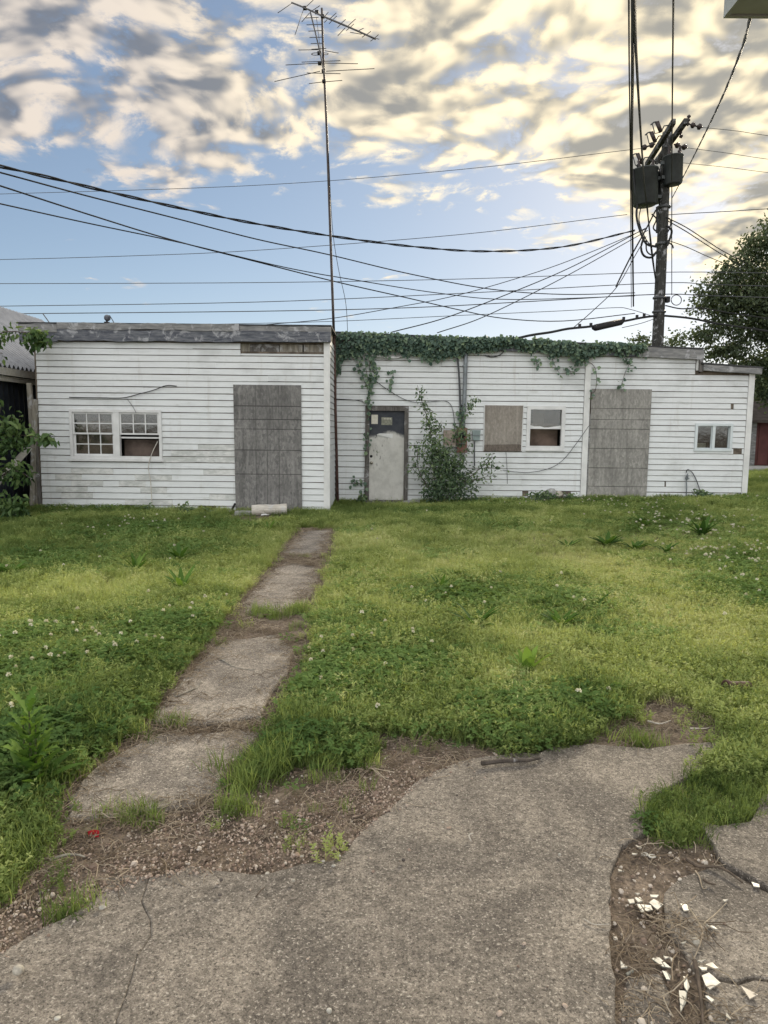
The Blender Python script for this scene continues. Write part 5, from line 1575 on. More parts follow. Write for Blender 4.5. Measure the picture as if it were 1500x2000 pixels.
# short dark tufts between the path slabs and along the patio
def tufts(spots):
    X, S = [], []
    for px_, py_, r_, n2, s in spots:
        g_ = gnd(px_, py_)
        for _ in range(n2):
            X.append((g_.x + RNG.normal(0, r_), g_.y + RNG.normal(0, r_ * .6), float(gz(g_.x, g_.y)) - .004))
            S.append(s * RNG.uniform(.7, 1.2))
    return np.array(X), np.array(S)
TX, TS = tufts([(540, 1205, .11, 26, 1.0), (575, 1198, .06, 12, 1.1), (330, 1417, .045, 10, .8), (230, 1592, .05, 8, .8), (285, 1582, .03, 6, .7), (300, 1605, .05, 7, .7), (150, 1775, .05, 8, .9), (520, 1505, .06, 26, 1.25), (480, 1535, .04, 14, 1.1), (560, 1480, .07, 26, 1.2), (640, 1500, .08, 20, .9),
                 (1250, 1450, .05, 14, .9), (590, 1090, .10, 10, .7), (460, 1580, .04, 10, .9), (1170, 1390, .09, 34, 1.25), (1110, 1420, .09, 30, 1.2), (1380, 1590, .12, 20, .6), (1300, 1605, .05, 14, .6), (1310, 1640, .04, 12, .6), (1430, 1560, .10, 16, .6), (715, 1492, .05, 9, .8)])
scatter('grass_tufts', P_GRASS, TX, np.stack([RNG.normal(0, .25, len(TX)), RNG.normal(0, .25, len(TX)), RNG.uniform(0, 6.28, len(TX))], 1), TS, RNG.integers(0, 3, len(TX)), np.clip(RNG.normal(.28, .12, len(TX)), 0, 1), 'dark grass tufts in the joints of the path and patio')
GRAV = [(720, 1590, .20), (780, 1550, .15), (620, 1645, .20), (510, 1665, .20), (400, 1665, .18), (300, 1690, .18), (150, 1750, .16), (80, 1795, .18)]
# dead straw and gravel on the bare soil
def in_region(polys, n2, edge=0.0):
    X, Y = [], []
    for p in polys:
        xs_, ys_ = [q[0] for q in p], [q[1] for q in p]
        A = (max(xs_) - min(xs_)) * (max(ys_) - min(ys_))
        k = int(n2 * A)
        x, y = RNG.uniform(min(xs_), max(xs_), k), RNG.uniform(min(ys_), max(ys_), k)
        m_ = in_poly(x, y, p)
        X.append(x[m_]); Y.append(y[m_])
    return np.concatenate(X), np.concatenate(Y)
sx_, sy_ = in_region(DIRT_G, 340)
k = RNG.random(sx_.shape) < (.25 + .75 * (vnoise(sx_, sy_, 4, 21) > .5)) * (1 - .6 * np.clip(blob(sx_, sy_, GRAV), 0, 1))
sx_, sy_ = sx_[k], sy_[k]
# straw that strayed along the path edges and slab joints
ex_, ey_ = [], []
for p in PATH_G:
    q = ragged(p, .03, .05, 4)
    for v_ in q:
        for _q in range(2):
            ex_.append(v_[0] + random.gauss(0, .045)); ey_.append(v_[1] + random.gauss(0, .045))
jx, jy = in_region(JOINT, 500)
qx, qy = in_region([STRIP], 260)
qn = RNG.random(qx.shape) < np.where(qy > 5.5, .3, 1.0)
qx, qy = qx[qn], qy[qn]
qk = np.array([not any(in_poly(np.array([a1]), np.array([b1]), p)[0] for p in PATH_G) for a1, b1 in zip(qx, qy)]) | (RNG.random(qx.shape) < .10)
jx, jy = np.concatenate([jx, qx[qk]]), np.concatenate([jy, qy[qk]])
ox, oy = in_region([gpoly([(1190, 1830), (1250, 1790), (1330, 1800), (1370, 1830), (1330, 1870), (1240, 1890), (1195, 1880)]), gpoly([(1330, 1960), (1450, 1950), (1450, 2010), (1330, 2020)])], 650)
sx_, sy_ = np.concatenate([sx_, ex_, jx, ox]), np.concatenate([sy_, ey_, jy, oy])
ns = len(sx_)
sz_ = gz(sx_, sy_) + .002
for p, t_ in list(zip(PATH_G, PATH_T)) + list(zip(SLAB_G, SLAB_T)):
    sz_[in_poly(sx_, sy_, p)] += t_
scatter('straw', P_STRAW, np.stack([sx_, sy_, sz_], 1), np.stack([RNG.normal(0, .12, ns), RNG.normal(0, .12, ns), RNG.uniform(0, 6.28, ns)], 1), RNG.uniform(.6, 1.3, ns), RNG.integers(0, 5, ns), RNG.beta(2.4, 1.9, ns), 'dry tan straw scattered on the bare soil')
vx, vy = in_region([DIRT_G[0]], 9500)
k = RNG.random(vx.shape) < np.clip(.18 + 1.5 * blob(vx, vy, GRAV), 0, 1)
vx, vy = vx[k], vy[k]
v2, w2 = in_region([DIRT_G[2]], 1500)
v4, w4 = in_region(SLAB_G[:2], 900)
k4 = RNG.random(v4.shape) < np.exp(-dist_poly(v4, w4, DIRT_G[0]) / .05) * (.35 + .9 * (vnoise(v4, w4, 5, 51) > .45))
v3, w3 = in_region(SLAB_G[:4], 26)
keep3 = np.min([dist_poly(v3, w3, p) for p in DIRT_G], 0) < .35
keep3 |= RNG.random(v3.shape) < .4
v3, w3 = np.concatenate([v3[keep3], v4[k4]]), np.concatenate([w3[keep3], w4[k4]])
vx, vy = np.concatenate([vx, v2, v3]), np.concatenate([vy, w2, w3])
nv = len(vx)
chip_ = (np.arange(nv) >= len(vx) - len(v3) - len(v2)) & (np.arange(nv) < len(vx) - len(v3)) & (RNG.random(nv) < .22)
vz = gz(vx, vy) + .002
for p, t_ in zip(SLAB_G, SLAB_T):
    vz[in_poly(vx, vy, p)] = t_ + .002
scatter('gravel', P_PEB, np.stack([vx, vy, vz], 1), RNG.uniform(0, 6.28, (nv, 3)) * np.array([.1, .1, 1]), np.exp(RNG.normal(math.log(.0034), .48, nv)) * np.where(chip_, 1.9, 1), RNG.integers(0, 5, nv), np.where(chip_, RNG.uniform(.85, 1, nv), RNG.beta(2.2, 1.8, nv)), 'fine pinkish gravel along the patio edge')

# ------------------------------------------------------------------ leaves as single meshes
def leafmesh(name, C, D, U, S, mat, tint, parent, wr=.62, fold=.18):
    """C centres, D length direction, U face normal; leaf of 6 corners folded on its midrib"""
    C, D, U = np.asarray(C, float), np.asarray(D, float), np.asarray(U, float)
    D /= np.linalg.norm(D, axis=1, keepdims=True) + 1e-9
    W = np.cross(D, U)
    W /= np.linalg.norm(W, axis=1, keepdims=True) + 1e-9
    U = np.cross(W, D)
    S = np.asarray(S, float)[:, None]
    n2 = len(C)
    k = np.stack([C, C + D * S * .35 + W * S * wr * .5 + U * S * fold, C + D * S * .35 - W * S * wr * .5 + U * S * fold,
                  C + D * S * .75 + W * S * wr * .33 + U * S * fold * .4, C + D * S * .75 - W * S * wr * .33 + U * S * fold * .4, C + D * S - U * S * .06], 1).reshape(-1, 3)
    b_ = np.arange(n2)[:, None] * 6
    f = np.concatenate([b_ + np.array([[0, 5, 3, 1]]), b_ + np.array([[0, 2, 4, 5]])], 1).reshape(-1, 4)
    me = bpy.data.meshes.new(name)
    me.vertices.add(len(k)); me.vertices.foreach_set('co', k.ravel())
    me.loops.add(f.size); me.loops.foreach_set('vertex_index', f.ravel())
    me.polygons.add(len(f)); me.polygons.foreach_set('loop_start', np.arange(len(f)) * 4); me.polygons.foreach_set('loop_total', np.full(len(f), 4))
    me.update(calc_edges=True)
    attr(me, 'tint', 'FLOAT', np.repeat(tint, 2).astype(np.float32), 'FACE')
    me.materials.append(mat)
    o = bpy.data.objects.new(name, me)
    COL.objects.link(o)
    o.parent = parent
    o.location = -parent.location
    return o
def rdir(n2, mean, spread):
    return np.asarray(mean)[None, :] + RNG.normal(0, spread, (n2, 3))
MAT['vine_leaf'] = leafmat('vine_leaf', [(0, (0.055, 0.100, 0.080)), (.5, (0.135, 0.205, 0.155)), (1, (0.28, 0.37, 0.22))], .28, .45, inst=False)
MAT['shrub_leaf'] = leafmat('shrub_leaf', [(0, (0.050, 0.090, 0.055)), (.5, (0.120, 0.185, 0.100)), (1, (0.26, 0.34, 0.16))], .32, .45, inst=False)
MAT['sap_leaf'] = leafmat('sapling_leaf', [(0, (0.035, 0.075, 0.028)), (.5, (0.085, 0.155, 0.055)), (1, (0.21, 0.30, 0.11))], .35, .45, inst=False)
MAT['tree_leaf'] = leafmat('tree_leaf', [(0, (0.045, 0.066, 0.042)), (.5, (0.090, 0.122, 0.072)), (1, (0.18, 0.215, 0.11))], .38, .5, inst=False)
MAT['dock_leaf'] = leafmat('dock_leaf', [(0, (0.045, 0.105, 0.022)), (.5, (0.105, 0.205, 0.038)), (1, (0.23, 0.36, 0.075))], .38, .75, inst=False)
MAT['stem_green'] = plain('stem_green', (0.09, 0.11, 0.045), 0.7, .3, 20)

# ---- climbing vine along the roof edge
vine = empty('climbing_vine', (2.0, YM - .2, 2.6), 'dark green vine matted along the roof edge and hanging over the door', 'vine')
lowp = [(648, 735), (664, 730), (668, 706), (680, 698), (700, 700), (720, 700), (745, 694), (775, 688), (800, 701), (830, 704), (858, 708), (890, 700), (915, 692), (945, 688), (985, 680), (1010, 676), (1040, 692), (1060, 686), (1090, 700), (1110, 692), (1130, 716), (1150, 716), (1165, 700), (1190, 694), (1215, 692), (1245, 694), (1262, 688)]
lx = np.array([p[0] for p in lowp]); ly = np.array([p[1] for p in lowp])
nl = 4700
px_ = RNG.uniform(646, 1264, nl)
thin = RNG.random(nl) < np.interp(px_, [646, 980, 1000, 1180, 1264], [1, 1, .72, .72, .35])
px_ = px_[thin]
nl = len(px_)
bot = np.interp(px_, lx, ly) + RNG.normal(0, 4.0, nl) + 9 * (vnoise(px_, px_ * 0, .05, 41) - .62) - 7
C = np.zeros((nl, 3))
fall = .06 + .94 * RNG.random(nl) ** .85
for i in range(nl):
    xw_ = at(px_[i], 680, YM - .2).x
    ztop = ftop(xw_) + .03 + .04 * vnoise(np.array([xw_]), np.array([0.]), 4, 2)[0]
    zbot = at(px_[i], bot[i], YM - .2).z
    z_ = ztop + (zbot - ztop) * fall[i]
    C[i] = (xw_, YM - .115 - .11 * math.sin(math.pi * min(1, fall[i] + .12)) * RNG.uniform(.2, 1.0), z_)
D = rdir(nl, (0, -.35, -1.0), .45)
U = rdir(nl, (0, -1, .55), .45)
bulk = [(C, D, U, RNG.uniform(.035, .10, nl), np.clip(RNG.normal(.44, .26, nl) - .1 * (C[:, 0] < 3), 0, 1))]
strands = [[(712, 698), (716, 730), (722, 760), (716, 790), (719, 830), (718, 872)], [(705, 702), (700, 715), (708, 735), (715, 752)], [(728, 700), (735, 722), (732, 742)], [(769, 726), (766, 740), (764, 755)], [(722, 700), (722, 740), (720, 790)], [(1046, 695), (1049, 715)],
           [(1078, 700), (1085, 716), (1092, 728)], [(1100, 722), (1120, 726), (1130, 718)], [(1140, 700), (1160, 715), (1165, 735), (1163, 762), (1155, 768)], [(1226, 690), (1232, 705), (1222, 725), (1212, 758)], [(1215, 690), (1226, 708)], [(1240, 688), (1258, 690)], [(652, 700), (654, 735)], [(660, 700), (660, 728)],
           [(718, 850), (712, 930), (714, 975)], [(700, 945), (690, 940), (712, 938)], [(901, 845), (900, 815), (904, 800)], [(898, 875), (896, 850), (903, 830)]]
stm = MB()
for si, s_ in enumerate(strands):
    pts = spline([at(x, y, YM - .07) for x, y in s_], 14)
    stm.tube(pts, .006, 5)
    dn = 34 if si in (0, 1, 2, 4) else (46 if si >= 16 else 14)
    if si == 14: dn = 10
    cs = np.array([tuple(pts[random.randrange(len(pts))] + Vector((random.gauss(0, .045), random.uniform(-.06, .0), random.gauss(0, .05)))) for _ in range(dn)])
    bulk.append((cs, rdir(dn, (0, -.4, -.9), .5), rdir(dn, (0, -1, .4), .4), RNG.uniform(.06, .10, dn), np.clip(RNG.normal(.55, .18, dn), 0, 1)))
stm.tube(spline([at(x, y, YM - .13) for x, y in ((648, 665), (760, 668), (900, 672), (1050, 676), (1150, 680), (1250, 685))], 30), .014, 6)
stm.build('stem', MAT['bark'], vine)
leafmesh('leaves', *[np.concatenate([b_[i] for b_ in bulk]) for i in range(4)], MAT['vine_leaf'], np.concatenate([b_[4] for b_ in bulk]), vine, .85)

# ---- generic twiggy plant: stems as splines, leaves along them
def plant(name, label, cat, base_, stems, Y, leaf, mat, sizes, per, tmean, stem_r=.008, jit=.06, bark='bark', extra=None, wr=.55, group=None, droop=.35):
    o = empty(name, base_, label, cat, group)
    mb_ = MB()
    parts_ = []
    for s_ in stems:
        pts = spline([at(p[0], p[1], p[2] if len(p) > 2 else Y) for p in s_], 16)
        mb_.tube(pts, [stem_r * (1 - .7 * i / (len(pts) - 1)) for i in range(len(pts))], 5)
        L_ = sum((b_ - a_).length for a_, b_ in zip(pts[:-1], pts[1:]))
        k2 = max(4, int(L_ * per))
        cs = []
        for _ in range(k2):
            q = pts[int((random.random() ** .7) * (len(pts) - 1))]
            cs.append(q + Vector((random.gauss(0, jit), random.gauss(0, jit), random.gauss(0, jit))))
        parts_.append((np.array([tuple(c) for c in cs]), rdir(k2, (0, -.1, -droop), .7), rdir(k2, (0, -.5, 1), .5), RNG.uniform(*sizes, k2), np.clip(RNG.normal(tmean, .2, k2), 0, 1)))
    if extra is not None:
        for (x, y, Yc, rx, ry, rz, k2, tm) in extra:
            c = at(x, y, Yc)
            v_ = RNG.normal(0, 1, (k2, 3)); v_ /= np.linalg.norm(v_, axis=1, keepdims=True)
            v_ *= RNG.random((k2, 1)) ** .45
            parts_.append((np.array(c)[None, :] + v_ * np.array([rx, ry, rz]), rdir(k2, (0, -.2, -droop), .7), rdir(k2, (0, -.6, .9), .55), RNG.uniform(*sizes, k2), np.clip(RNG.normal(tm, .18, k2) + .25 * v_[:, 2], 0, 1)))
    mb_.build('stem', MAT[bark], o)
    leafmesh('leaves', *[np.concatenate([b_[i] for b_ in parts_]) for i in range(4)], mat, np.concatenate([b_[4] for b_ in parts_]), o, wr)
    return o
YS = YM - .55
plant('shrub', 'leafy green shrub growing against the siding right of the door', 'shrub', at(858, 986, YS), [
    [(858, 986), (850, 900), (838, 830), (826, 790), (815, 752)], [(860, 986), (870, 900), (895, 840), (912, 800), (933, 775)], [(862, 985), (900, 935), (940, 915), (983, 912)], [(858, 985), (830, 940), (808, 918), (806, 905)],
    [(860, 985), (885, 925), (905, 890), (918, 868)], [(857, 985), (846, 900), (850, 855), (862, 822)], [(862, 985), (905, 950), (935, 935), (968, 928)], [(858, 985), (820, 925), (815, 880), (812, 868)], [(862, 985), (920, 930), (950, 905), (962, 890)], [(826, 800), (838, 800), (848, 805)]],
    YS, None, MAT['shrub_leaf'], (.045, .085), 62, .48, .012, .055, extra=[(868, 920, YS, .50, .32, .48, 900, .40), (880, 952, YS - .05, .62, .30, .26, 620, .36), (850, 880, YS, .34, .25, .36, 420, .5), (838, 830, YS, .16, .15, .30, 120, .55), (900, 850, YS, .22, .2, .22, 120, .5), (880, 905, YS, .4, .3, .3, 260, .42), (845, 965, YS, .26, .2, .22, 160, .3)])
# sapling at the left edge
sapl = plant('box_elder_sapling', 'broadleaf sapling reaching in from the left edge before the dark shed', 'sapling', at(-70, 1030, 12.3), [
    [(-70, 1030, 12.3), (-45, 940, 12.4), (-10, 870, 12.5), (40, 850, 12.5), (100, 862, 12.4)], [(-60, 1000, 12.3), (-20, 880, 12.4), (10, 820, 12.5), (40, 820, 12.5)], [(-60, 1000, 12.3), (-10, 940, 12.2), (30, 920, 12.2), (62, 935, 12.2)], [(-70, 1030, 12.3), (-10, 1000, 12.1), (30, 990, 12.1)],
    [(-70, 1030, 12.3), (-75, 850, 12.6), (-60, 720, 12.8), (-10, 655, 12.9), (50, 650, 12.9), (95, 668, 12.9)], [(-20, 870, 12.5), (0, 800, 12.5), (-5, 790, 12.5)], [(-60, 720, 12.8), (-20, 690, 12.8), (5, 690, 12.8)]],
    12.3, None, MAT['sap_leaf'], (.09, .16), 20, .55, .022, .07, extra=[(72, 662, 12.9, .26, .22, .20, 120, .45), (88, 858, 12.4, .22, .18, .12, 46, .5), (15, 840, 12.4, .40, .3, .22, 130, .55), (25, 920, 12.2, .34, .3, .22, 100, .5), (10, 985, 12.1, .40, .3, .26, 150, .45), (20, 870, 12.4, .35, .3, .2, 70, .5), (35, 995, 12.0, .22, .2, .14, 60, .4), (0, 660, 12.8, .18, .2, .12, 26, .6)], wr=.48, droop=.8)
# weeds at the foot of the walls
for i, (x, y, Y, w_, h_, k2, lab) in enumerate(((360, 1005, YL - .45, .14, .24, 70, 'tall leafy weed standing by the wall under the twin window'), (287, 1000, YL - .3, .18, .12, 80, 'low weed by the wall below the hanging pale cord'), (210, 1000, YL - .3, .22, .12, 80, 'bushy weed by the wall beneath the left twin window'), (125, 1000, YL - .3, .2, .12, 70, 'small weed by the wall near the splitting corner posts'),
                                             (1060, 972, YM - .35, .32, .14, 150, 'bushy weed at the torn siding below the broken window'), (925, 980, YM - .4, .28, .12, 110, 'weed clump by the wall right of the shrub'), (708, 975, YM - .3, .14, .10, 50, 'small weed between the mast foot and the door'), (1370, 968, YM - .3, .22, .12, 90, 'weed clump under the bent grey cable'), (1115, 975, YM - .3, .14, .14, 60, 'dark weed at the foot of the corner trim'), (405, 1004, YL - .3, .2, .1, 60, 'low weed left of the dark boarded doorway'))):
    plant('wall_weed', lab, 'weed', at(x, y + 6, Y), [[(x, y + 8), (x - 3, y - 4), (x + 2, y - h_ * 90)], [(x, y + 8), (x + 8, y - 6)], [(x, y + 8), (x - 9, y - 4)]], Y, None, MAT['shrub_leaf'], (.05, .10), 30, .55, .005, .03, 'stem_green', extra=[(x, y - h_ * 30, Y, w_, .15, h_ * .7, k2, .5)], group='weeds along the wall')

# ---- broad-leaved weeds standing in the lawn
def dock(px_, py_, n2, L_, label, tmean=.5, upright=.6, wr=.16, name='broadleaf_weed'):
    g_ = gnd(px_, py_)
    b0 = Vector((g_.x, g_.y, float(gz(g_.x, g_.y))))
    o = empty(name, b0, label, 'weed', 'broad weeds in the yard')
    mb_ = MB()
    tints = []
    for k2 in range(n2):
        az = k2 * 2.4 + random.uniform(-.3, .3)
        el = random.uniform(.35, 1.0) * upright + .35
        L2 = L_ * random.uniform(.65, 1.1)
        dv = Vector((math.cos(az), math.sin(az), 0))
        sd = Vector((-math.sin(az), math.cos(az), 0))
        v, f = [], []
        segs = 6
        for i in range(segs + 1):
            t = i / segs
            ang = el * 1.35 * (1 - t * .75)
            c = b0 + dv * (L2 * t * max(.05, math.cos(min(1.45, el * (1 - .25 * t))))) + Vector((0, 0, L2 * (math.sin(min(el, 1.5)) * t - .38 * t * t * max(.08, 1.15 - el * .75))))
            w_ = L2 * wr * (math.sin(math.pi * min(1, t * .92 + .08)) ** .8) * (1 + .12 * (i % 2))
            if i == segs: w_ = .002
            v += [c - sd * w_ + Vector((0, 0, w_ * .35)), c, c + sd * w_ + Vector((0, 0, w_ * .35))]
        for i in range(segs):
            f += [(3 * i, 3 * i + 1, 3 * i + 4, 3 * i + 3), (3 * i + 1, 3 * i + 2, 3 * i + 5, 3 * i + 4)]
        mb_.add(v, f)
        tints += [min(1, max(0, random.gauss(tmean, .15)))] * len(f)
    lo = mb_.build('leaf_rosette', MAT['dock_leaf'], o, True)
    attr(lo.data, 'tint', 'FLOAT', np.array(tints, np.float32), 'FACE')
    return o
dk1 = dock(62, 1548, 7, .24, 'big jagged broadleaf weed standing at the near left corner of the yard', .42, 1.0, .11)
g_ = gnd(62, 1545)
mb2, tt, stalk = MB(), [], MB()
for (ox_, oy_, H_, n3) in ((0, 0, .40, 20), (.05, .02, .30, 13), (-.07, .03, .34, 15)):
    lean_ = Vector((ox_ * .6, .03, 1)).normalized()
    f0 = Vector((g_.x + ox_ * .3, g_.y + oy_ * .3, 0))
    stalk.tube([f0, f0 + lean_ * H_ * .5, f0 + lean_ * H_], [.008, .006, .003], 6)
    for k2 in range(n3):
        q = k2 / n3
        b0 = f0 + lean_ * (H_ * (.10 + .88 * q))
        az = k2 * 2.4 + ox_ * 9
        L2 = (.21 - .09 * q) * random.uniform(.8, 1.15)
        dv, sd = Vector((math.cos(az), math.sin(az), 0)), Vector((-math.sin(az), math.cos(az), 0))
        rise_ = random.uniform(.75, 1.25)
        v, f = [], []
        for i in range(10):
            t = i / 9
            c = b0 + dv * (L2 * t * .62) + Vector((0, 0, L2 * (rise_ * t - .42 * t * t)))
            w_ = L2 * .115 * math.sin(math.pi * min(1, t * .86 + .12)) * (1.45 if i % 2 else .62)
            if i == 9: w_ = .001
            v += [c - sd * w_ + Vector((0, 0, w_ * .4)), c, c + sd * w_ + Vector((0, 0, w_ * .4))]
        for i in range(9):
            f += [(3 * i, 3 * i + 1, 3 * i + 4, 3 * i + 3), (3 * i + 1, 3 * i + 2, 3 * i + 5, 3 * i + 4)]
        mb2.add(v, f)
        tt += [min(1, max(0, random.gauss(.62, .2)))] * len(f)
stalk.build('stem', MAT['stem_green'], dk1)
lo = mb2.build('stem_leaves', MAT['dock_leaf'], dk1, True)
attr(lo.data, 'tint', 'FLOAT', np.array(tt, np.float32), 'FACE')
dock(1030, 1322, 8, .26, 'bright upright broadleaf weed alone in the middle of the right lawn', .85, 1.6, .15)
dock(1095, 1228, 16, .24, 'dark wide rosette weed behind the bright upright one', .28, .7, .12)
dock(930, 1228, 12, .26, 'dark strap-leaved weed left of the wide rosette', .30, .8, .09)
dock(860, 1160, 9, .26, 'dark upright weed among clover at mid lawn', .25, 1.1, .08)
dock(1370, 1058, 16, .36, 'tall dark weed clump on the far right lawn', .22, 1.0, .10)
dock(1185, 1078, 18, .30, 'dark flat weed clump in the tan worn patch', .22, .6, .10)
dock(1240, 1085, 14, .28, 'dark flat weed clump right of another in the tan worn patch', .22, .6, .10)
dock(1300, 1088, 12, .24, 'small dark weed clump at the right end of the tan patch', .24, .6, .10)
dock(1110, 1078, 10, .22, 'small dark weed at the left end of the tan patch', .26, .6, .10)
dock(355, 1155, 10, .30, 'upright strap-leaved weed at the middle of the left lawn', .55, 1.0, .08)
dock(350, 1095, 12, .28, 'dark weed clump on the left lawn nearer the sheds', .25, .8, .10)
dock(20, 1130, 10, .30, 'broad weed at the far left edge of the lawn', .35, .7, .13)
dock(265, 1120, 9, .28, 'thin upright weed between two clumps on the left lawn', .35, 1.0, .08)
dock(1260, 1040, 10, .26, 'dark weed clump behind the tan patch near the grey boarded doorway', .24, .7, .10)
dock(525, 1040, 7, .22, 'small strap-leaved weed left of the path end', .6, 1.1, .08)
dock(1160, 1195, 9, .20, 'dark weed right of the wide rosette', .28, .8, .10)

# ---- the tree at the right
def tree(name, label, basep, clumps, nleaf, sizes, limbs, trunk_r, tm=.45, cap=.6):
    o = empty(name, basep, label, 'tree')
    mb_ = MB()
    for s_ in limbs:
        pts = spline(s_[0], 12)
        mb_.tube(pts, [s_[1] * (1 - .75 * i / (len(pts) - 1)) for i in range(len(pts))], 8)
    mb_.build('trunk', MAT['bark'], o, True)
    vol = np.array([c_[1] * c_[2] * c_[3] for c_ in clumps]) ** .75
    cnt = (vol / vol.sum() * nleaf).astype(int)
    C, T = [], []
    for (c_, rx, ry, rz), k2 in zip(clumps, cnt):
        # leaves gather in sprays round random twig points inside the clump
        m_ = max(8, k2 // 22)
        tw = RNG.normal(0, 1, (m_, 3)); tw /= np.linalg.norm(tw, axis=1, keepdims=True)
        tw *= RNG.random((m_, 1)) ** .40
        pick = RNG.integers(0, m_, k2)
        v_ = tw[pick] * np.array([rx, ry, rz]) + RNG.normal(0, .17, (k2, 3)) * np.array([1, 1, .8])
        C.append(np.array(c_)[None, :] + v_)
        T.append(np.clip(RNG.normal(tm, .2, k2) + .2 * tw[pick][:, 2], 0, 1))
    C, T = np.concatenate(C), np.concatenate(T)
    k2 = len(C)
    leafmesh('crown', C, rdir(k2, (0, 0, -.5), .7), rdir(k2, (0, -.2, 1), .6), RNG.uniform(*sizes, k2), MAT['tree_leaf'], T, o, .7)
YT = 25.0
tp = lambda x, y, dy=0.0: at(x, y, YT + dy)
tb = Vector((tp(1560, 800).x, YT, .3))
clumps = [(tp(1475, 490), .55, .7, .55), (tp(1530, 470), 1.1, 1.1, .9), (tp(1440, 530), .6, .8, .5), (tp(1500, 560), 1.2, 1.3, .9), (tp(1400, 565), .6, .8, .42), (tp(1440, 600), 1.0, 1.2, .6), (tp(1380, 600), .5, .6, .35), (tp(1500, 640), 1.1, 1.3, .7), (tp(1560, 600), 1.5, 1.5, 1.3), (tp(1380, 655), .55, .7, .24), (tp(1335, 660), .35, .4, .18), (tp(1430, 680), .8, .8, .34),
          (tp(1410, 640), .7, .8, .3), (tp(1470, 710), .8, .9, .4), (tp(1560, 720), 1.4, 1.4, .9), (tp(1620, 520), 1.4, 1.4, 1.3), (tp(1650, 650), 1.6, 1.6, 1.4), (tp(1395, 690), .45, .5, .2), (tp(1500, 760), .6, .8, .5)]
limbs = [([tb, tb + Vector((-.1, 0, 1.8)), tp(1550, 620)], .22)]
for x, y in ((1475, 490), (1400, 565), (1440, 600), (1380, 655), (1430, 680), (1620, 520), (1650, 650), (1500, 560)):
    limbs.append(([tb + Vector((-.1, 0, 1.9)), tp(1550, 640).lerp(tp(x, y), .45) + Vector((0, 0, .2)), tp(x, y)], .07))
tree('shade_tree', 'broad leafy tree rising behind the right end of the sheds', tb, clumps, 42000, (.08, .135), limbs, .22)
bb = at(1490, 900, 26.2)
tree('background_bush', 'dark bush between the end wall and the maroon shed roof', Vector((bb.x, 26.0, .4)), [(at(1485, 770, 29.5), 1.3, .6, .7), (at(1530, 760, 29.5), 1.3, .7, .9), (at(1450, 760, 29.5), .9, .6, .7)], 5200, (.12, .2), [([Vector((bb.x, 29.5, .4)), at(1490, 770, 29.5)], .08)], .1, .3)
tree('distant_tree', 'thin treetop showing just over the roof behind the utility pole', at(1250, 860, 40) , [(at(1262, 661, 40), .5, .6, .22), (at(1235, 663, 40), .35, .4, .16), (at(1310, 668, 40), .5, .5, .2), (at(1270, 690, 40), 1.4, 1.2, .6), (at(1270, 730, 40), 1.8, 1.4, 1.0)], 3000, (.12, .2), [([Vector((at(1270, 800, 40).x, 40, .3)), at(1270, 700, 40)], .12)], .12, .5)

# ------------------------------------------------------------------ debris on the patio
Z7 = lambda x, y: (1150 + x / 4.2857, 1600 + y / 4.2857)       # zoomed crop of the broken corner -> photo pixels
def slab_z(x, y):
    for p, t_ in zip(SLAB_G, SLAB_T):
        if in_poly(np.array([x]), np.array([y]), p)[0]:
            return t_ + .004
    return .006
def shard(pts, mat, label, th=.004, tiltz=.004):
    w_ = [gnd(*Z7(x, y), 0.015) for x, y in pts]
    c = sum(w_, Vector((0, 0, 0))) / len(w_)
    z0 = slab_z(c.x, c.y)
    if area2([(q.x, q.y) for q in w_]) < 0:
        w_ = w_[::-1]
    n2 = len(w_)
    top = [Vector((q.x, q.y, z0 + th + tiltz * (1 if i % n2 < n2 / 2 else .1))) for i, q in enumerate(w_)]
    bot_ = [q - Vector((0, 0, th)) for q in top]
    mb_ = MB().add(bot_ + top, [tuple(range(n2))[::-1], tuple(range(n2, 2 * n2))] + [(i, (i + 1) % n2, n2 + (i + 1) % n2, n2 + i) for i in range(n2)])
    single(mb_, 'tile_shard', MAT[mat], label, 'tile shard', 'broken tile shards on the patio corner')
shard([(945, 1330), (1005, 1305), (1100, 1400), (1010, 1455), (975, 1420)], 'shard', 'largest white tile shard, five-sided, beside the thin crack')
shard([(1270, 1415), (1415, 1500), (1345, 1535)], 'shard_tan', 'flat tan triangular shard alone right of the thin crack')
shard([(505, 685), (545, 655), (625, 710), (575, 755)], 'shard', 'squarish white shard at the right of the upper cluster')
shard([(435, 700), (520, 710), (535, 755), (480, 765)], 'shard', 'creamy white shard in the middle of the upper cluster')
shard([(400, 695), (430, 700), (465, 770), (440, 775)], 'shard', 'narrow white shard leaning in the upper cluster')
shard([(385, 645), (430, 640), (455, 680), (410, 690)], 'shard', 'small white shard at the top of the upper cluster')
shard([(325, 660), (375, 655), (385, 695), (345, 700)], 'shard', 'small white shard at the left of the upper cluster')
shard([(512, 620), (590, 622), (570, 650), (520, 645)], 'shard', 'flat white shard just above the squarish one')
shard([(765, 722), (820, 730), (838, 785), (795, 790)], 'shard', 'white shard alone on the slab right of the upper cluster')
shard([(978, 895), (1030, 900), (1075, 945), (1030, 935)], 'shard', 'slim white shard in the middle of the right slab')
shard([(1360, 540), (1425, 560), (1428, 592), (1380, 585)], 'shard', 'white oval shard lying on the diagonal crack')
shard([(1120, 688), (1165, 695), (1135, 715)], 'shard', 'tiny white shard by the twig on the right slab')
shard([(265, 1168), (325, 1235), (270, 1240)], 'shard', 'white triangular shard near the slab edge')
shard([(310, 1275), (380, 1235), (380, 1265), (325, 1302)], 'shard_grey', 'dull grey-white shard below the triangular one')
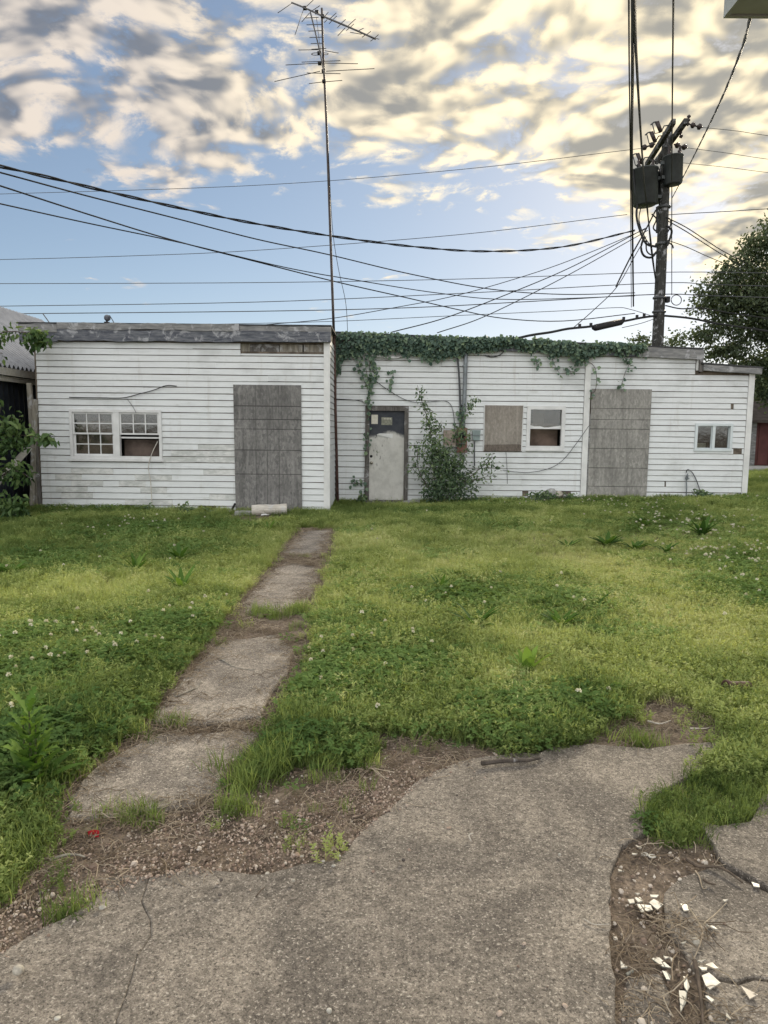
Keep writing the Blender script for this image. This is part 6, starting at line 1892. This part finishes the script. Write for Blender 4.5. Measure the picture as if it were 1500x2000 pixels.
shard([(970, 1235), (1030, 1215), (1085, 1275), (1040, 1275)], 'shard', 'white pointed shard above the largest one')
shard([(905, 1200), (980, 1200), (940, 1225)], 'shard', 'thin white sliver above the pointed shard')
shard([(915, 1250), (990, 1260), (985, 1290), (945, 1290)], 'shard', 'small white shard left of the pointed one')
shard([(790, 1300), (820, 1310), (845, 1400), (825, 1435), (800, 1400)], 'shard', 'long white shard standing left of the largest one')
shard([(755, 1420), (825, 1425), (815, 1530), (770, 1610)], 'shard_grey', 'long greenish wedge of glass below the long white shard')
shard([(520, 1150), (590, 1145), (690, 1240), (620, 1230)], 'shard_grey', 'dark greenish glass strip among the straw')
shard([(615, 1255), (650, 1260), (690, 1310), (680, 1340), (650, 1335)], 'shard_grey', 'greenish glass piece at the end of the dark strip')
shard([(970, 1500), (1000, 1500), (1050, 1545), (1025, 1560)], 'shard', 'small white shard under the largest one')
shard([(625, 1130), (675, 1150), (640, 1165)], 'shard', 'small white sliver above the greenish strip')
shard([(680, 1140), (712, 1165), (690, 1190)], 'shard', 'white chip right of the small sliver')
shard([(392, 205), (445, 225), (435, 240), (400, 225)], 'shard', 'white chip at the top of the broken corner')
shard([(360, 272), (410, 275), (400, 290), (370, 290)], 'shard', 'white flake just below the topmost chip')
shard([(245, 405), (295, 430), (250, 432)], 'shard', 'white chip near the dark slab edge')
shard([(385, 605), (430, 615), (410, 628)], 'shard', 'white flake above the upper cluster')
shard([(770, 1050), (815, 1048), (790, 1075)], 'shard', 'white flake on the soil between the slabs')
shard([(1150, 1640), (1190, 1690), (1180, 1705), (1145, 1680)], 'shard', 'white shard lowest of all beside the straw')
def pebble(px_, py_, s, mat, label, name='stone', cat='stone', flat=.7, group=None):
    g_ = gnd(px_, py_, .03)
    z0 = slab_z(g_.x, g_.y)
    mb_ = pebble_proto(flat)
    mb_.v = [(g_.x + a_ * s, g_.y + b_ * s * .9, z0 + (c_ + flat) * s) for a_, b_, c_ in mb_.v]
    o = mb_.build(name, MAT[mat], None, True)
    sub = o.modifiers.new('round', 'SUBSURF'); sub.levels = sub.render_levels = 1
    fix_origin(o)
    tag(o, label, cat, group)
G_ST = 'loose stones on the concrete'
pebble(35, 1902, .026, 'stone', 'pale rounded stone near the left edge of the patio', group=G_ST)
pebble(788, 1682, .013, 'stone_dark', 'dark brown pebble in the middle of the patio', group=G_ST)
pebble(574, 1722, .012, 'stone', 'small grey pebble just below the gravel edge', group=G_ST)
pebble(643, 1978, .014, 'shard', 'white pebble at the bottom centre of the patio', group=G_ST)
pebble(112, 1988, .016, 'shard', 'white flat pebble at the bottom left of the patio', group=G_ST, flat=.3)
pebble(367, 1492, .012, 'stone', 'small pale pebble on the nearest path slab', group=G_ST)
pebble(1093, 1670, .009, 'shard', 'tiny white pebble left of the broken corner', group=G_ST)
pebble(865, 1605, .009, 'shard', 'tiny white flake on the upper patio', group=G_ST, flat=.3)
pebble(893, 1554, .008, 'stone_dark', 'tiny dark pebble near the top edge of the patio', group=G_ST)
pebble(652, 1692, .014, 'shard', 'white chip at the tip of the gravel', group=G_ST, flat=.4)
pebble(662, 1672, .012, 'shard', 'white chip just above another at the gravel tip', group=G_ST, flat=.4)
pebble(632, 1682, .012, 'shard', 'white chip left of two others at the gravel tip', group=G_ST, flat=.35)
pebble(522, 1700, .015, 'stone', 'grey stone at the lower edge of the gravel', group=G_ST)
pebble(200, 1772, .017, 'shard', 'white broken piece on the left patio edge', group=G_ST, flat=.35)
pebble(432, 1720, .011, 'stone_dark', 'small brown clod below the gravel', group=G_ST)
pebble(430, 1748, .014, 'stone_dark', 'dark clod on the patio below the gravel', group=G_ST, flat=.4)
pebble(590, 1662, .013, 'stone', 'tan flake in the gravel', group=G_ST, flat=.3)
pebble(160, 1786, .013, 'stone_dark', 'dark stone under the small weed by the patio', group=G_ST)
pebble(78, 1736, .012, 'stone_dark', 'brown stone in the gravel by the grass', group=G_ST)
pebble(1358, 1840, .022, 'stone', 'pale rough stone at the dark slab edge in the straw', group=G_ST)
# red plastic scrap
g_ = gnd(183, 1637)
mb_ = MB()
for i in range(9):
    a_ = math.pi * (i / 8)
    mb_.v += [(g_.x - .020 * math.cos(a_), g_.y + .012 * math.sin(a_), .004), (g_.x - .023 * math.cos(a_), g_.y + .014 * math.sin(a_), .026)]
mb_.f = [(2 * i, 2 * i + 2, 2 * i + 3, 2 * i + 1) for i in range(8)] + [tuple(2 * i for i in range(9))]
mb_.mi = [0] * len(mb_.f)
single(mb_, 'plastic_scrap', MAT['red'], 'small red plastic scrap lying in the dirt by the path', 'plastic scrap')
MAT['straw_wood'] = plain('dry_stem', (0.36, 0.30, 0.22), 0.85, 0.3, 30)
# twigs and sticks
def twig(pts, r, label, mat='twig', z=.012):
    P_ = []
    for x, y in pts:
        g2 = gnd(x, y, .02)
        P_.append(Vector((g2.x, g2.y, slab_z(g2.x, g2.y) + r + random.uniform(0, z))))
    Q = spline(P_, 12)
    single(MB().tube(Q, [r * (1 - .5 * i / (len(Q) - 1)) for i in range(len(Q))], 6), 'twig', MAT[mat], label, 'twig', 'twigs on the concrete')
twig([(690, 1598), (708, 1590), (722, 1583)], .005, 'dark twig lying across the gravel')
twig([(500, 1760), (508, 1752), (517, 1742)], .003, 'thin dark twig on the patio below the gravel')
twig([(98, 1678), (125, 1671), (150, 1669), (166, 1672)], .006, 'grey curved stick at the left grass edge', 'old_wood')
twig([(333, 1358), (350, 1345), (362, 1325), (378, 1322)], .005, 'pale bent root at the left of the second slab', 'old_wood')
twig([(343, 1362), (370, 1350), (388, 1340), (392, 1330)], .006, 'grey twig beside the pale bent root', 'old_wood')
twig([(325, 1370), (355, 1369), (378, 1365)], .005, 'straight dark twig at the left of the second slab')
twig([(425, 1282), (440, 1292), (455, 1300), (478, 1306), (497, 1308)], .006, 'wavy root crossing the second slab', 'old_wood')
twig([(1342, 1675), (1365, 1692), (1395, 1697), (1420, 1708), (1450, 1728)], .007, 'dark forked stick along the broken slab edge')
twig([(1358, 1698), (1366, 1715), (1372, 1735), (1380, 1740)], .003, 'short pale twig hanging off the forked stick', 'straw_wood')
twig([(1345, 1776), (1362, 1800), (1372, 1830), (1362, 1860), (1350, 1882)], .0032, 'long pale stem bent across the right slab', 'straw_wood')
twig([(1375, 1806), (1398, 1788), (1418, 1770)], .0032, 'pale straight twig ending at a tiny shard', 'straw_wood')
twig([(1356, 1885), (1364, 1920), (1370, 1965), (1374, 2010)], .007, 'dark stick running down beside the largest shard')
twig([(1250, 1770), (1270, 1785), (1300, 1797), (1335, 1815), (1372, 1838)], .003, 'pale stem slanting across the straw heap', 'straw_wood')
twig([(1372, 1723), (1385, 1728), (1398, 1733)], .005, 'short flat stick on the right slab')
twig([(1140, 1800), (1160, 1810), (1190, 1811)], .002, 'hair-thin stem reaching over the patio edge', 'log', .004)
twig([(920, 1648), (916, 1640), (924, 1636)], .003, 'tiny straw curl on the upper patio', 'log')
twig([(940, 1500), (985, 1495), (1030, 1493), (1055, 1488)], .012, 'dark rotten root along the upper patio edge', 'bark')
twig([(1348, 1422), (1375, 1421), (1385, 1420)], .004, 'pale stick on the bare soil patch', 'log')
twig([(1265, 1407), (1290, 1412), (1310, 1405)], .006, 'pale curved bone-like stick on the bare soil patch', 'log')
# rusty pipe end in the grass
g_ = gnd(1437, 1360)
pe = empty('pipe_end', (g_.x, g_.y, .05), 'rusty pipe end poking out of the lawn at the right', 'pipe')
MB().tube([(g_.x + .09, g_.y + .03, .05), (g_.x - .06, g_.y - .01, .062)], .034, 14, cap=False).build('barrel', MAT['rust'], pe, True)
MB().lathe((g_.x - .05, g_.y - .008, .062), (-1, -.25, .06), [(0, .036), (.004, .043), (.02, .043), (.024, .034), (.004, .028), (.003, .0)], 14).build('collar', MAT['rust'], pe, True)
# plastic connector plate in the broken corner
c7 = gnd(*Z7(497, 310), .01)
cp_ = empty('connector_plate', (c7.x, c7.y, .008), 'small white two-holed plate in the broken corner soil', 'plate')
for dxx in (-.012, .012):
    MB().tube([(c7.x + dxx + .012 * math.cos(a_), c7.y - dxx * .5 + .008 * math.sin(a_), .014) for a_ in np.linspace(0, 6.283, 13)], .0035, 5, cap=False).build('loop', MAT['shard'], cp_)
